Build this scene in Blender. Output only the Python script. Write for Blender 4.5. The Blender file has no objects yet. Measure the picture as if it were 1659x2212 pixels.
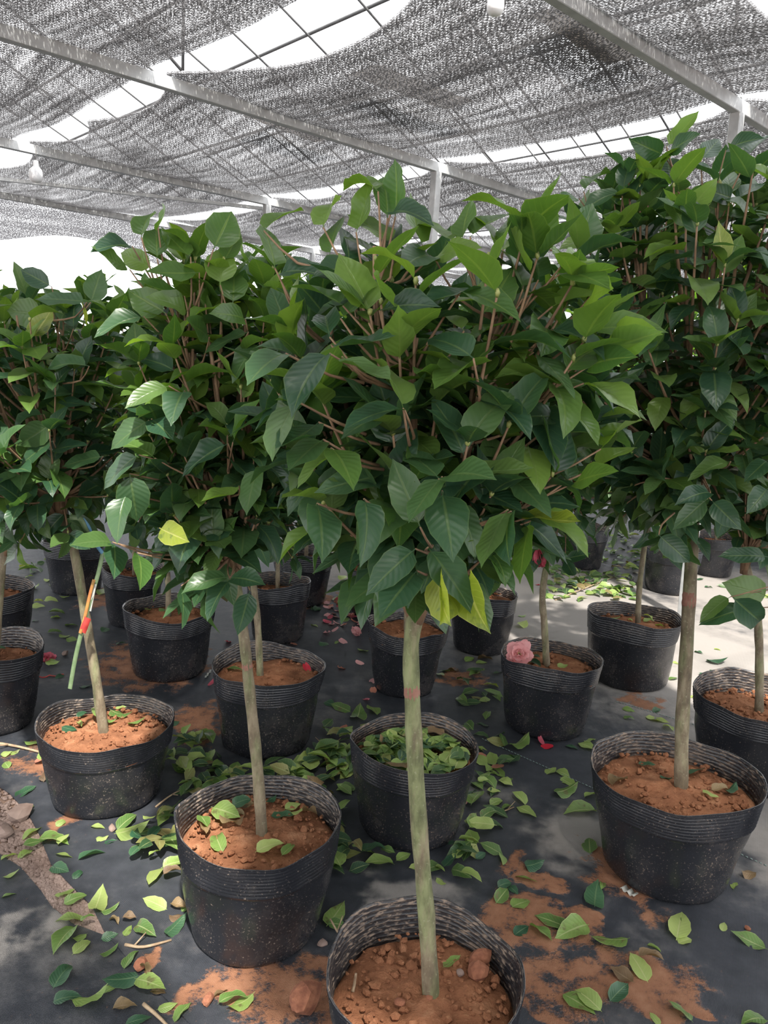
import bpy, math, random
import numpy as np
from mathutils import Matrix, Vector, noise as mnoise

rnd = random.Random(7)
scene = bpy.context.scene
COL = scene.collection
# ------------------------------------------------------------------ camera
FPX, CX, CY, IMW = 1671.0, 829.5, 1106.0, 1659.0
CAMH = 1.25
RCAM = np.array([[0.9982429, -0.0592551, 0.0],
                 [0.0109666, 0.1847499, -0.9827244],
                 [0.0582314, 0.9809976, 0.1850751]])
cam_data = bpy.data.cameras.new('camera')
cam_data.sensor_fit = 'HORIZONTAL'
cam_data.sensor_width = 36.0
cam_data.lens = 36.0 * FPX / IMW
cam_data.clip_start = 0.02
cam_data.clip_end = 200
cam = bpy.data.objects.new('camera', cam_data)
COL.objects.link(cam)
mw = Matrix([list(RCAM[i]) + [0.0] for i in range(3)] + [[0, 0, 0, 1]])
mw.translation = Vector((0, 0, CAMH))
cam.matrix_world = mw
scene.camera = cam
# ------------------------------------------------------------------ world, sun, exposure
world = bpy.data.worlds.new('overcast_sky')
scene.world = world
world.use_nodes = True
wn = world.node_tree.nodes
bg = wn['Background']
bg.inputs['Color'].default_value = (0.96, 0.975, 1.0, 1)
bg.inputs['Strength'].default_value = 2.7
sun_data = bpy.data.lights.new('sun', 'SUN')
sun_data.energy = 9.0
sun_data.angle = math.radians(2.0)
sun_data.color = (1.0, 0.95, 0.87)
sun = bpy.data.objects.new('sun', sun_data)
COL.objects.link(sun)
U = np.array([0.7316, 0.6817, 0.0])      # along the roof beams
V = np.array([-0.6817, 0.7316, 0.0])     # along the open strips between the nets
_sd = U * 0.30 + V * 0.46 + np.array([0, 0, -1.0])
sun.rotation_euler = Vector(_sd).to_track_quat('-Z', 'Y').to_euler()
scene.view_settings.view_transform = 'Standard'
scene.view_settings.look = 'None'
scene.view_settings.exposure = 0.25
scene.view_settings.gamma = 1.0
scene.view_settings.use_curve_mapping = False
scene.cycles.transparent_max_bounces = 24
scene.cycles.max_bounces = 8


def ray(px, py):
    return RCAM @ np.array([px - CX, -(py - CY), -FPX])


def on_z(px, py, z):
    d = ray(px, py)
    return d * ((z - CAMH) / d[2]) + np.array([0, 0, CAMH])


def on_y(px, py, y):
    d = ray(px, py)
    return d * (y / d[1]) + np.array([0, 0, CAMH])


def project(p):
    d = RCAM.T @ (np.asarray(p, float) - [0, 0, CAMH])
    return CX + FPX * d[0] / -d[2], CY - FPX * d[1] / -d[2], -d[2]


# ------------------------------------------------------------------ node helpers
def new_mat(name):
    m = bpy.data.materials.new(name)
    m.use_nodes = True
    nt = m.node_tree
    return m, nt, nt.nodes['Principled BSDF'], nt.nodes['Material Output']


def N(nt, t, **kw):
    n = nt.nodes.new(t)
    for k, v in kw.items():
        if k.startswith('i_'):
            n.inputs[k[2:].replace('_', ' ')].default_value = v
        else:
            setattr(n, k, v)
    return n


def L(nt, a, b):
    nt.links.new(a, b)


def math_n(nt, op, a, b=None, c=None, clamp=False):
    n = nt.nodes.new('ShaderNodeMath')
    n.operation = op
    n.use_clamp = clamp
    for i, x in enumerate((a, b, c)):
        if x is None:
            continue
        if isinstance(x, (int, float)):
            n.inputs[i].default_value = x
        else:
            nt.links.new(x, n.inputs[i])
    return n.outputs[0]


def maprange(nt, val, a, b, c=0.0, d=1.0, smooth=True):
    n = nt.nodes.new('ShaderNodeMapRange')
    n.interpolation_type = 'SMOOTHSTEP' if smooth else 'LINEAR'
    nt.links.new(val, n.inputs['Value'])
    for k, x in zip(('From Min', 'From Max', 'To Min', 'To Max'), (a, b, c, d)):
        n.inputs[k].default_value = x
    return n.outputs[0]


def mixc(nt, f, a, b, blend='MIX'):
    n = nt.nodes.new('ShaderNodeMix')
    n.data_type = 'RGBA'
    n.blend_type = blend
    for i, x in ((0, f), (6, a), (7, b)):
        if isinstance(x, (int, float)):
            n.inputs[i].default_value = x
        elif isinstance(x, tuple):
            n.inputs[i].default_value = x if len(x) == 4 else x + (1,)
        else:
            nt.links.new(x, n.inputs[i])
    return n.outputs[2]


def noise_n(nt, vec, scale, detail=4.0, rough=0.55, dist=0.0):
    n = nt.nodes.new('ShaderNodeTexNoise')
    n.inputs['Scale'].default_value = scale
    n.inputs['Detail'].default_value = detail
    n.inputs['Roughness'].default_value = rough
    n.inputs['Distortion'].default_value = dist
    if vec is not None:
        nt.links.new(vec, n.inputs['Vector'])
    return n.outputs['Fac']


def bump_n(nt, h, strength=0.3, dist=0.01):
    n = nt.nodes.new('ShaderNodeBump')
    n.inputs['Strength'].default_value = strength
    n.inputs['Distance'].default_value = dist
    nt.links.new(h, n.inputs['Height'])
    return n.outputs[0]


def ramp(nt, f, stops):
    n = nt.nodes.new('ShaderNodeValToRGB')
    e = n.color_ramp.elements
    while len(e) < len(stops):
        e.new(0.5)
    for k, (p, c) in zip(e, stops):
        k.position = p
        k.color = tuple(c) + (1,)
    nt.links.new(f, n.inputs[0])
    return n.outputs[0]


def obj_coord(nt):
    return nt.nodes.new('ShaderNodeTexCoord').outputs['Object']


def world_pos(nt):
    return nt.nodes.new('ShaderNodeNewGeometry').outputs['Position']


# ------------------------------------------------------------------ materials
def leaf_material(name, stops, transl=0.3, rough=0.32, rib=(0.25, 0.34, 0.09), spots=None, tmul=(1.9, 2.0, 0.7)):
    m, nt, p, out = new_mat(name)
    uv = nt.nodes.new('ShaderNodeTexCoord').outputs['UV']
    sep = nt.nodes.new('ShaderNodeSeparateXYZ')
    L(nt, uv, sep.inputs[0])
    au = math_n(nt, 'ABSOLUTE', math_n(nt, 'SUBTRACT', sep.outputs[0], 0.5))
    oi = nt.nodes.new('ShaderNodeObjectInfo').outputs['Random']
    isl = nt.nodes.new('ShaderNodeNewGeometry').outputs['Random Per Island']
    r = math_n(nt, 'FRACT', math_n(nt, 'ADD', oi, math_n(nt, 'MULTIPLY', isl, 3.7)))
    col = ramp(nt, r, stops)
    wp = world_pos(nt)
    nz = noise_n(nt, wp, 22.0, 3)
    col = mixc(nt, maprange(nt, nz, 0.3, 0.75, 0.0, 0.45), col, mixc(nt, 1.0, col, (0.55, 0.6, 0.55), 'MULTIPLY'))
    if spots:
        sp = maprange(nt, noise_n(nt, wp, 45.0, 3), 0.56, 0.68)
        col = mixc(nt, math_n(nt, 'MULTIPLY', sp, 0.8), col, spots)
    # side veins, then midrib and pale margin
    vein = math_n(nt, 'SINE', math_n(nt, 'MULTIPLY', math_n(nt, 'SUBTRACT', sep.outputs[1], math_n(nt, 'MULTIPLY', au, 0.42)), 62.0))
    veinm = maprange(nt, vein, 0.86, 1.0)
    col = mixc(nt, math_n(nt, 'MULTIPLY', veinm, 0.16), col, rib)
    rm = maprange(nt, au, 0.018, 0.05, 1.0, 0.0)
    col = mixc(nt, math_n(nt, 'MULTIPLY', rm, 0.6), col, rib)
    em = maprange(nt, au, 0.46, 0.497, 0.0, 1.0)
    col = mixc(nt, math_n(nt, 'MULTIPLY', em, 0.55), col, rib)
    L(nt, col, p.inputs['Base Color'])
    p.inputs['Roughness'].default_value = rough
    p.inputs['Specular IOR Level'].default_value = 0.5
    h = math_n(nt, 'ADD', math_n(nt, 'MULTIPLY', vein, 0.25), math_n(nt, 'MULTIPLY', rm, -1.0))
    L(nt, bump_n(nt, h, 0.35, 0.0012), p.inputs['Normal'])
    tr = nt.nodes.new('ShaderNodeBsdfTranslucent')
    L(nt, mixc(nt, 1.0, col, tmul, 'MULTIPLY'), tr.inputs['Color'])
    mx = nt.nodes.new('ShaderNodeMixShader')
    mx.inputs[0].default_value = transl
    L(nt, p.outputs[0], mx.inputs[1])
    L(nt, tr.outputs[0], mx.inputs[2])
    L(nt, mx.outputs[0], out.inputs['Surface'])
    return m


M = {}
M['leaf_dark'] = leaf_material('leaf_dark', [(0, (0.023, 0.064, 0.035)), (0.45, (0.035, 0.087, 0.041)), (0.8, (0.058, 0.122, 0.041)), (1, (0.109, 0.181, 0.043))], 0.28, 0.36, (0.10, 0.16, 0.055))
M['leaf_young'] = leaf_material('leaf_young', [(0, (0.056, 0.129, 0.033)), (0.5, (0.091, 0.173, 0.038)), (1, (0.157, 0.256, 0.049))], 0.36, 0.36, (0.15, 0.23, 0.055))
M['leaf_yellow'] = leaf_material('leaf_yellow', [(0, (0.196, 0.253, 0.034)), (1, (0.322, 0.368, 0.046))], 0.4, 0.4, (0.45, 0.45, 0.15), (0.10, 0.15, 0.03))
M['leaf_fallen'] = leaf_material('leaf_fallen', [(0, (0.072, 0.144, 0.036)), (0.4, (0.132, 0.228, 0.054)), (1, (0.240, 0.336, 0.090))], 0.2, 0.42, (0.36, 0.40, 0.18), (0.11, 0.10, 0.04))
M['leaf_pale'] = leaf_material('leaf_pale', [(0, (0.220, 0.319, 0.088)), (1, (0.363, 0.440, 0.143))], 0.25, 0.45, (0.45, 0.48, 0.22))
M['leaf_deep'] = leaf_material('leaf_deep', [(0, (0.020, 0.070, 0.035)), (1, (0.049, 0.112, 0.056))], 0.15, 0.38, (0.12, 0.19, 0.09))
M['leaf_litter'] = leaf_material('leaf_litter', [(0, (0.024, 0.066, 0.036)), (0.35, (0.060, 0.120, 0.036)), (0.6, (0.144, 0.240, 0.060)), (0.85, (0.312, 0.408, 0.120)), (1, (0.192, 0.132, 0.060))], 0.2, 0.42, (0.3, 0.35, 0.15))
M['leaf_brown'] = leaf_material('leaf_brown', [(0, (0.110, 0.066, 0.039)), (0.5, (0.187, 0.121, 0.055)), (1, (0.242, 0.176, 0.088))], 0.15, 0.6, (0.24, 0.17, 0.10), (0.06, 0.045, 0.025))


def bark_material(name, m0, m1):
    m, nt, p, out = new_mat(name)
    oc = obj_coord(nt)
    mp = N(nt, 'ShaderNodeMapping')
    mp.inputs['Scale'].default_value = (1, 1, 0.35)
    L(nt, oc, mp.inputs[0])
    a = noise_n(nt, mp.outputs[0], 45, 5, 0.6)
    mpb = N(nt, 'ShaderNodeMapping')
    mpb.inputs['Scale'].default_value = (3.0, 3.0, 0.6)
    L(nt, oc, mpb.inputs[0])
    b = noise_n(nt, mpb.outputs[0], 9, 5, 0.65)
    c = ramp(nt, a, [(0.25, (0.055, 0.041, 0.026)), (0.5, (0.145, 0.112, 0.070)), (0.75, (0.27, 0.225, 0.15))])
    c = mixc(nt, maprange(nt, b, m0, m1, 0.0, 0.8), c, mixc(nt, maprange(nt, a, 0.35, 0.7), (0.075, 0.09, 0.035), (0.20, 0.235, 0.10)))
    sp = maprange(nt, noise_n(nt, oc, 160, 2), 0.6, 0.72)
    c = mixc(nt, math_n(nt, 'MULTIPLY', sp, 0.5), c, (0.28, 0.28, 0.18))
    L(nt, c, p.inputs['Base Color'])
    p.inputs['Roughness'].default_value = 0.8
    L(nt, bump_n(nt, a, 0.6, 0.004), p.inputs['Normal'])
    return m


M['bark'] = bark_material('bark_olive', 0.46, 0.72)
M['bark_moss'] = bark_material('bark_mossy', 0.36, 0.60)


def simple_mat(name, c1, c2, scale, rough=0.7, bump=0.0, metal=0.0, spec=0.5):
    m, nt, p, out = new_mat(name)
    oc = obj_coord(nt)
    a = noise_n(nt, oc, scale, 5, 0.6)
    L(nt, ramp(nt, a, [(0.3, c1), (0.7, c2)]), p.inputs['Base Color'])
    p.inputs['Roughness'].default_value = rough
    p.inputs['Metallic'].default_value = metal
    p.inputs['Specular IOR Level'].default_value = spec
    if bump:
        L(nt, bump_n(nt, a, bump, 0.004), p.inputs['Normal'])
    return m


M['twig'] = simple_mat('twig_bark', (0.13, 0.075, 0.042), (0.30, 0.19, 0.11), 30, 0.75, 0.3)
M['twig_dry'] = simple_mat('dry_twig', (0.20, 0.13, 0.08), (0.40, 0.30, 0.19), 60, 0.8, 0.3)
M['steel'] = simple_mat('galvanised_steel', (0.42, 0.43, 0.43), (0.58, 0.59, 0.59), 14, 0.5, 0.05, 0.35)
M['rafter'] = simple_mat('dull_rafter_tube', (0.06, 0.06, 0.06), (0.10, 0.10, 0.10), 20, 0.6)
M['wire'] = simple_mat('thin_wire', (0.10, 0.10, 0.10), (0.18, 0.18, 0.18), 30, 0.6)
M['stone'] = simple_mat('pinkish_gravel', (0.13, 0.085, 0.068), (0.30, 0.22, 0.185), 9, 0.85, 0.2)
M['clod'] = simple_mat('red_clay_clod', (0.16, 0.055, 0.03), (0.32, 0.13, 0.07), 55, 0.95, 0.9)
M['bulb'] = simple_mat('bulb_white_plastic', (0.80, 0.81, 0.82), (0.86, 0.87, 0.88), 5, 0.35)
M['paint_red'] = simple_mat('red_paint_on_bark', (0.19, 0.075, 0.055), (0.27, 0.14, 0.10), 60, 0.8, 0.3)
M['bud'] = simple_mat('leaf_bud', (0.16, 0.19, 0.05), (0.30, 0.32, 0.10), 80, 0.5)


def soil_material():
    m, nt, p, out = new_mat('red_clay_soil')
    oc = world_pos(nt)
    a = noise_n(nt, oc, 14, 6, 0.65)
    b = noise_n(nt, oc, 120, 4, 0.7)
    c = ramp(nt, a, [(0.3, (0.17, 0.070, 0.036)), (0.55, (0.28, 0.122, 0.063)), (0.75, (0.42, 0.22, 0.125))])
    c = mixc(nt, maprange(nt, b, 0.55, 0.75, 0, 0.6), c, (0.42, 0.22, 0.12))
    c = mixc(nt, maprange(nt, b, 0.42, 0.28, 0, 0.7), c, (0.08, 0.03, 0.016))
    L(nt, c, p.inputs['Base Color'])
    p.inputs['Roughness'].default_value = 0.95
    p.inputs['Specular IOR Level'].default_value = 0.15
    h = math_n(nt, 'ADD', math_n(nt, 'MULTIPLY', a, 2.0), b)
    L(nt, bump_n(nt, h, 0.8, 0.006), p.inputs['Normal'])
    return m


M['soil'] = soil_material()


def at_in(nt):
    a = N(nt, 'ShaderNodeAttribute', attribute_name='dust')
    return maprange(nt, a.outputs['Fac'], 0.4, 0.9)


def pot_material():
    m, nt, p, out = new_mat('black_grow_pot_plastic')
    oc = obj_coord(nt)
    geo = nt.nodes.new('ShaderNodeNewGeometry')
    base = ramp(nt, noise_n(nt, oc, 6, 3), [(0.3, (0.012, 0.013, 0.016)), (0.7, (0.022, 0.023, 0.028))])
    # splashed dust: fine flecks, stretched around the pot, more of them in noisy patches
    mp = N(nt, 'ShaderNodeMapping')
    mp.inputs['Scale'].default_value = (0.30, 1.5, 1.0)
    L(nt, nt.nodes.new('ShaderNodeTexCoord').outputs['UV'], mp.inputs[0])
    fl0 = noise_n(nt, mp.outputs[0], 150, 3, 0.7)
    fl1 = noise_n(nt, oc, 210, 2, 0.7)
    fl = mixc(nt, at_in(nt), fl1, fl0)
    patch = noise_n(nt, oc, 7, 4, 0.6)
    # the dust also settled on the inside wall (attribute painted per vertex)
    at = N(nt, 'ShaderNodeAttribute', attribute_name='dust')
    lim = math_n(nt, 'ADD', math_n(nt, 'MULTIPLY', patch, 0.30), math_n(nt, 'MULTIPLY', at.outputs['Fac'], 0.16))
    f = maprange(nt, math_n(nt, 'ADD', fl, lim), 0.80, 0.94)
    film = maprange(nt, math_n(nt, 'ADD', patch, math_n(nt, 'MULTIPLY', at.outputs['Fac'], 0.20)), 0.50, 0.95, 0.0, 0.16)
    oi = nt.nodes.new('ShaderNodeObjectInfo').outputs['Random']
    col = mixc(nt, film, base, (0.24, 0.20, 0.17))
    col = mixc(nt, math_n(nt, 'MULTIPLY', f, 0.75), col, mixc(nt, oi, (0.26, 0.17, 0.11), (0.30, 0.26, 0.22)))
    L(nt, col, p.inputs['Base Color'])
    L(nt, maprange(nt, math_n(nt, 'ADD', f, film), 0.0, 0.7, 0.27, 0.8), p.inputs['Roughness'])
    p.inputs['Specular IOR Level'].default_value = 0.45
    L(nt, bump_n(nt, noise_n(nt, oc, 24, 4), 0.25, 0.006), p.inputs['Normal'])
    return m


M['pot'] = pot_material()


def cloth_material(blobs, dusty):
    m, nt, p, out = new_mat('woven_ground_cloth')
    wp = world_pos(nt)
    warp = nt.nodes.new('ShaderNodeTexNoise')
    warp.inputs['Scale'].default_value = 7.0
    warp.inputs['Detail'].default_value = 6
    L(nt, wp, warp.inputs['Vector'])
    wv = N(nt, 'ShaderNodeVectorMath', operation='MULTIPLY_ADD')
    L(nt, warp.outputs['Color'], wv.inputs[0])
    wv.inputs[1].default_value = (0.30, 0.30, 0)
    L(nt, wp, wv.inputs[2])
    sh = N(nt, 'ShaderNodeVectorMath', operation='SUBTRACT')
    L(nt, wv.outputs[0], sh.inputs[0])
    sh.inputs[1].default_value = (0.15, 0.15, 0)

    def blobmask(lst):
        tot = None
        for (x, y, rx, ry, ang) in lst:
            mp = N(nt, 'ShaderNodeMapping', vector_type='TEXTURE')
            mp.inputs['Location'].default_value = (x, y, 0)
            mp.inputs['Rotation'].default_value = (0, 0, ang)
            mp.inputs['Scale'].default_value = (rx, ry, 1)
            L(nt, sh.outputs[0], mp.inputs[0])
            ln = N(nt, 'ShaderNodeVectorMath', operation='LENGTH')
            L(nt, mp.outputs[0], ln.inputs[0])
            v = maprange(nt, ln.outputs['Value'], 0.35, 1.25, 1.0, 0.0)
            tot = v if tot is None else math_n(nt, 'MAXIMUM', tot, v)
        return tot
    soil = blobmask(blobs)
    grain = noise_n(nt, wp, 150, 3, 0.7)
    mid = noise_n(nt, wp, 18, 6, 0.65)
    big = noise_n(nt, wp, 2.6, 5, 0.6)
    soilf = maprange(nt, math_n(nt, 'ADD', math_n(nt, 'ADD', math_n(nt, 'MULTIPLY', soil, 0.62), math_n(nt, 'MULTIPLY', mid, 1.5)), math_n(nt, 'MULTIPLY', grain, 0.5)), 1.33, 1.60)
    dust = blobmask(dusty)
    dust_sun_f = maprange(nt, math_n(nt, 'ADD', math_n(nt, 'ADD', math_n(nt, 'MULTIPLY', dust, 0.55), big), math_n(nt, 'MULTIPLY', mid, 0.4)), 0.70, 1.22, 0.0, 0.85)  # tan dust, its strength also painting in some of the walkway's sunlight
    base = ramp(nt, mid, [(0.3, (0.020, 0.023, 0.030)), (0.7, (0.044, 0.048, 0.058))])
    col = mixc(nt, dust_sun_f, base, (0.31, 0.285, 0.262))
    sand = ramp(nt, mid, [(0.25, (0.13, 0.056, 0.030)), (0.5, (0.23, 0.105, 0.057)), (0.8, (0.32, 0.165, 0.098))])
    col = mixc(nt, soilf, col, sand)
    speck = maprange(nt, noise_n(nt, wp, 95, 4, 0.75), 0.63, 0.74)
    col = mixc(nt, math_n(nt, 'MULTIPLY', speck, 0.45), col, (0.26, 0.13, 0.075))
    L(nt, col, p.inputs['Base Color'])
    L(nt, maprange(nt, math_n(nt, 'ADD', soilf, dust_sun_f), 0.0, 1.0, 0.55, 0.95), p.inputs['Roughness'])
    p.inputs['Specular IOR Level'].default_value = 0.35
    # weave
    rot = N(nt, 'ShaderNodeMapping')
    rot.inputs['Rotation'].default_value = (0, 0, math.radians(-20))
    L(nt, wp, rot.inputs[0])
    s = nt.nodes.new('ShaderNodeSeparateXYZ')
    L(nt, rot.outputs[0], s.inputs[0])
    wx = math_n(nt, 'SINE', math_n(nt, 'MULTIPLY', s.outputs[0], 1900.0))
    wy = math_n(nt, 'SINE', math_n(nt, 'MULTIPLY', s.outputs[1], 1900.0))
    wv2 = math_n(nt, 'MULTIPLY', math_n(nt, 'MULTIPLY', wx, wy), 0.10)
    h = math_n(nt, 'ADD', math_n(nt, 'ADD', wv2, math_n(nt, 'MULTIPLY', soilf, 0.9)), math_n(nt, 'MULTIPLY', mid, 0.6))
    h = math_n(nt, 'ADD', h, math_n(nt, 'MULTIPLY', math_n(nt, 'MULTIPLY', grain, soilf), 0.5))
    L(nt, bump_n(nt, h, 0.5, 0.008), p.inputs['Normal'])
    return m


def net_material(name, lo, hi, col):
    m, nt, p, out = new_mat(name)
    uv = nt.nodes.new('ShaderNodeTexCoord').outputs['UV']      # metres along (u, v)
    mp = N(nt, 'ShaderNodeMapping')
    mp.inputs['Scale'].default_value = (1.0, 0.45, 1)
    L(nt, uv, mp.inputs[0])
    fine = noise_n(nt, mp.outputs[0], 190.0, 2, 0.6)
    mp2 = N(nt, 'ShaderNodeMapping')
    mp2.inputs['Scale'].default_value = (1.0, 0.04, 1)
    L(nt, uv, mp2.inputs[0])
    streak = noise_n(nt, mp2.outputs[0], 26.0, 4, 0.7)
    big = noise_n(nt, uv, 0.9, 2)
    v = math_n(nt, 'ADD', fine, math_n(nt, 'MULTIPLY', math_n(nt, 'SUBTRACT', streak, 0.5), 0.30))
    v = math_n(nt, 'ADD', v, math_n(nt, 'MULTIPLY', math_n(nt, 'SUBTRACT', big, 0.5), 0.12))
    hole = maprange(nt, v, lo, hi, 0.0, 1.0)
    p.inputs['Base Color'].default_value = col + (1,)
    p.inputs['Roughness'].default_value = 0.7
    tl = nt.nodes.new('ShaderNodeBsdfTranslucent')
    tl.inputs['Color'].default_value = tuple(min(1, c * 1.1) for c in col) + (1,)
    mx0 = nt.nodes.new('ShaderNodeMixShader')
    mx0.inputs[0].default_value = 0.5
    L(nt, p.outputs[0], mx0.inputs[1])
    L(nt, tl.outputs[0], mx0.inputs[2])
    tr = nt.nodes.new('ShaderNodeBsdfTransparent')
    mx = nt.nodes.new('ShaderNodeMixShader')
    L(nt, hole, mx.inputs[0])
    L(nt, mx0.outputs[0], mx.inputs[1])
    L(nt, tr.outputs[0], mx.inputs[2])
    L(nt, mx.outputs[0], out.inputs['Surface'])
    return m


M['net'] = net_material('shade_net_grey', 0.495, 0.625, (0.125, 0.122, 0.125))
M['net_wall'] = net_material('valance_net', 0.53, 0.68, (0.22, 0.215, 0.22))
M['net_thick'] = net_material('shade_net_doubled', 0.66, 0.85, (0.10, 0.085, 0.07))


def petal_material(name, a, b):
    m, nt, p, out = new_mat(name)
    oc = obj_coord(nt)
    c = ramp(nt, noise_n(nt, oc, 40, 3), [(0.3, a), (0.7, b)])
    L(nt, c, p.inputs['Base Color'])
    p.inputs['Roughness'].default_value = 0.5
    tr = nt.nodes.new('ShaderNodeBsdfTranslucent')
    L(nt, c, tr.inputs['Color'])
    mx = nt.nodes.new('ShaderNodeMixShader')
    mx.inputs[0].default_value = 0.3
    L(nt, p.outputs[0], mx.inputs[1])
    L(nt, tr.outputs[0], mx.inputs[2])
    L(nt, mx.outputs[0], out.inputs['Surface'])
    return m


M['petal_pink'] = petal_material('petal_pink', (0.68, 0.28, 0.30), (0.86, 0.52, 0.50))
M['petal_rose'] = petal_material('petal_rose', (0.45, 0.06, 0.10), (0.62, 0.14, 0.18))
M['petal_brown'] = petal_material('petal_faded', (0.38, 0.13, 0.08), (0.62, 0.28, 0.20))
M['petal_red'] = petal_material('petal_red', (0.55, 0.015, 0.04), (0.65, 0.04, 0.06))
M['stamen'] = simple_mat('dry_stamen', (0.30, 0.20, 0.08), (0.45, 0.33, 0.14), 60, 0.7)
M['rib_green'] = petal_material('ribbon_green', (0.13, 0.21, 0.09), (0.24, 0.32, 0.18))
M['rib_orange'] = petal_material('ribbon_orange', (0.45, 0.15, 0.05), (0.50, 0.30, 0.08))
M['rib_red'] = petal_material('ribbon_red', (0.50, 0.04, 0.04), (0.58, 0.08, 0.06))
M['rib_blue'] = petal_material('ribbon_blue', (0.10, 0.25, 0.42), (0.16, 0.35, 0.50))
M['rib_white'] = petal_material('ribbon_white', (0.55, 0.55, 0.50), (0.65, 0.65, 0.60))
M['thread'] = petal_material('stitch_thread', (0.20, 0.30, 0.27), (0.36, 0.46, 0.42))


# ------------------------------------------------------------------ object helpers
def mesh_from(name, v, f, mat=None, smooth=True, uv=None):
    me = bpy.data.meshes.new(name)
    me.from_pydata([tuple(x) for x in v], [], f)
    if uv is not None:
        lay = me.uv_layers.new(name='UVMap')
        idx = np.zeros(len(me.loops), dtype=np.int32)
        me.loops.foreach_get('vertex_index', idx)
        lay.data.foreach_set('uv', np.asarray(uv, dtype=np.float32)[idx].ravel())
    if mat is not None:
        me.materials.append(mat)
    if smooth:
        me.polygons.foreach_set('use_smooth', [True] * len(me.polygons))
    me.update()
    return me


def link(name, me, parent=None, label=None, cat=None, group=None, kind=None, mat=None):
    o = bpy.data.objects.new(name, me)
    COL.objects.link(o)
    if parent is not None:
        o.parent = parent
    if mat is not None:
        o.matrix_basis = mat
    for k, x in (('label', label), ('category', cat), ('group', group), ('kind', kind)):
        if x:
            o[k] = x
    return o


class MB:
    def __init__(s):
        s.v, s.f, s.u = [], [], []

    def add(s, v, f, uv=None):
        n = len(s.v)
        s.v.extend([tuple(x) for x in v])
        s.f.extend([tuple(i + n for i in q) for q in f])
        if uv is not None:
            s.u.extend(uv)

    def box(s, c, ax, ay, az):
        c, ax, ay, az = (np.asarray(q, float) for q in (c, ax, ay, az))
        v = [c + i * ax + j * ay + k * az for i in (-1, 1) for j in (-1, 1) for k in (-1, 1)]
        s.add(v, [(0, 1, 3, 2), (4, 6, 7, 5), (0, 4, 5, 1), (2, 3, 7, 6), (0, 2, 6, 4), (1, 5, 7, 3)])

    def tube(s, pts, rad, sides=6, jit=0.0, rg=None):
        pts = [np.asarray(q, float) for q in pts]
        n = len(pts)
        if not hasattr(rad, '__len__'):
            rad = [rad] * n
        ring = []
        ref = None
        for i in range(n):
            d = pts[min(i + 1, n - 1)] - pts[max(i - 1, 0)]
            d /= (np.linalg.norm(d) + 1e-9)
            if ref is None:
                ref = np.array([1.0, 0, 0]) if abs(d[0]) < 0.8 else np.array([0, 1.0, 0])
            a = ref - d * (ref @ d)
            a /= np.linalg.norm(a) + 1e-9
            b = np.cross(d, a)
            ref = a
            for k in range(sides):
                t = 2 * math.pi * k / sides
                r = rad[i] * (1 + (jit * (rg.random() - 0.5) * 2 if jit else 0))
                ring.append(pts[i] + a * math.cos(t) * r + b * math.sin(t) * r)
        f = []
        for i in range(n - 1):
            for k in range(sides):
                k2 = (k + 1) % sides
                f.append((i * sides + k, i * sides + k2, (i + 1) * sides + k2, (i + 1) * sides + k))
        f.append(tuple(reversed(range(sides))))
        f.append(tuple(range((n - 1) * sides, n * sides)))
        s.add(ring, f)

    def mesh(s, name, mat, smooth=True, uv=False):
        return mesh_from(name, s.v, s.f, mat, smooth, s.u if uv else None)


def smooth_path(pts, n):
    """Catmull-Rom through the points."""
    pts = [np.asarray(p, float) for p in pts]
    P = [2 * pts[0] - pts[1]] + pts + [2 * pts[-1] - pts[-2]]
    out = []
    segs = len(pts) - 1
    for i in range(n + 1):
        t = i / n * segs
        k = min(int(t), segs - 1)
        t -= k
        a, b, c, d = P[k:k + 4]
        out.append(0.5 * (2 * b + (c - a) * t + (2 * a - 5 * b + 4 * c - d) * t * t + (3 * b - a - 3 * c + d) * t ** 3))
    return out


# ------------------------------------------------------------------ leaves
PT = [0, .07, .10, .17, .28, .40, .52, .64, .75, .85, .93, 1.0]
PW = [.035, .035, .34, .72, .96, 1.0, .96, .84, .63, .37, .14, 0.0]


def leaf_geom(wid, curl, fold, twist, wave, seed, rows=None):
    rg = random.Random(seed)
    v, uv, f = [], [], []
    idx = list(range(len(PT))) if rows is None else rows
    y = z = 0.0
    pt = 0.0
    ph = rg.random() * 6.28
    for k, i in enumerate(idx):
        t, w = PT[i], PW[i] * wid * 0.5
        if rows is None and 1 < i < len(PT) - 1:
            w *= 1 + (0.035 if i % 2 else -0.03)
        ang = curl * (t - 0.12)
        y += math.cos(ang) * (t - pt)
        z += -math.sin(ang) * (t - pt)
        pt = t
        tw = twist * t
        for s in (-1, 0, 1):
            x = s * w
            zz = abs(x) * fold + (wave * math.sin(t * 9 + ph + s) * w * 2 if s else 0.0)
            v.append((x * math.cos(tw), y + zz * math.sin(ang), z + zz * math.cos(ang) + x * math.sin(tw)))
            uv.append((0.5 + 0.5 * s, t))
    for k in range(len(idx) - 1):
        a = k * 3
        f += [(a, a + 1, a + 4, a + 3), (a + 1, a + 2, a + 5, a + 4)]
    return v, f, uv


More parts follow.
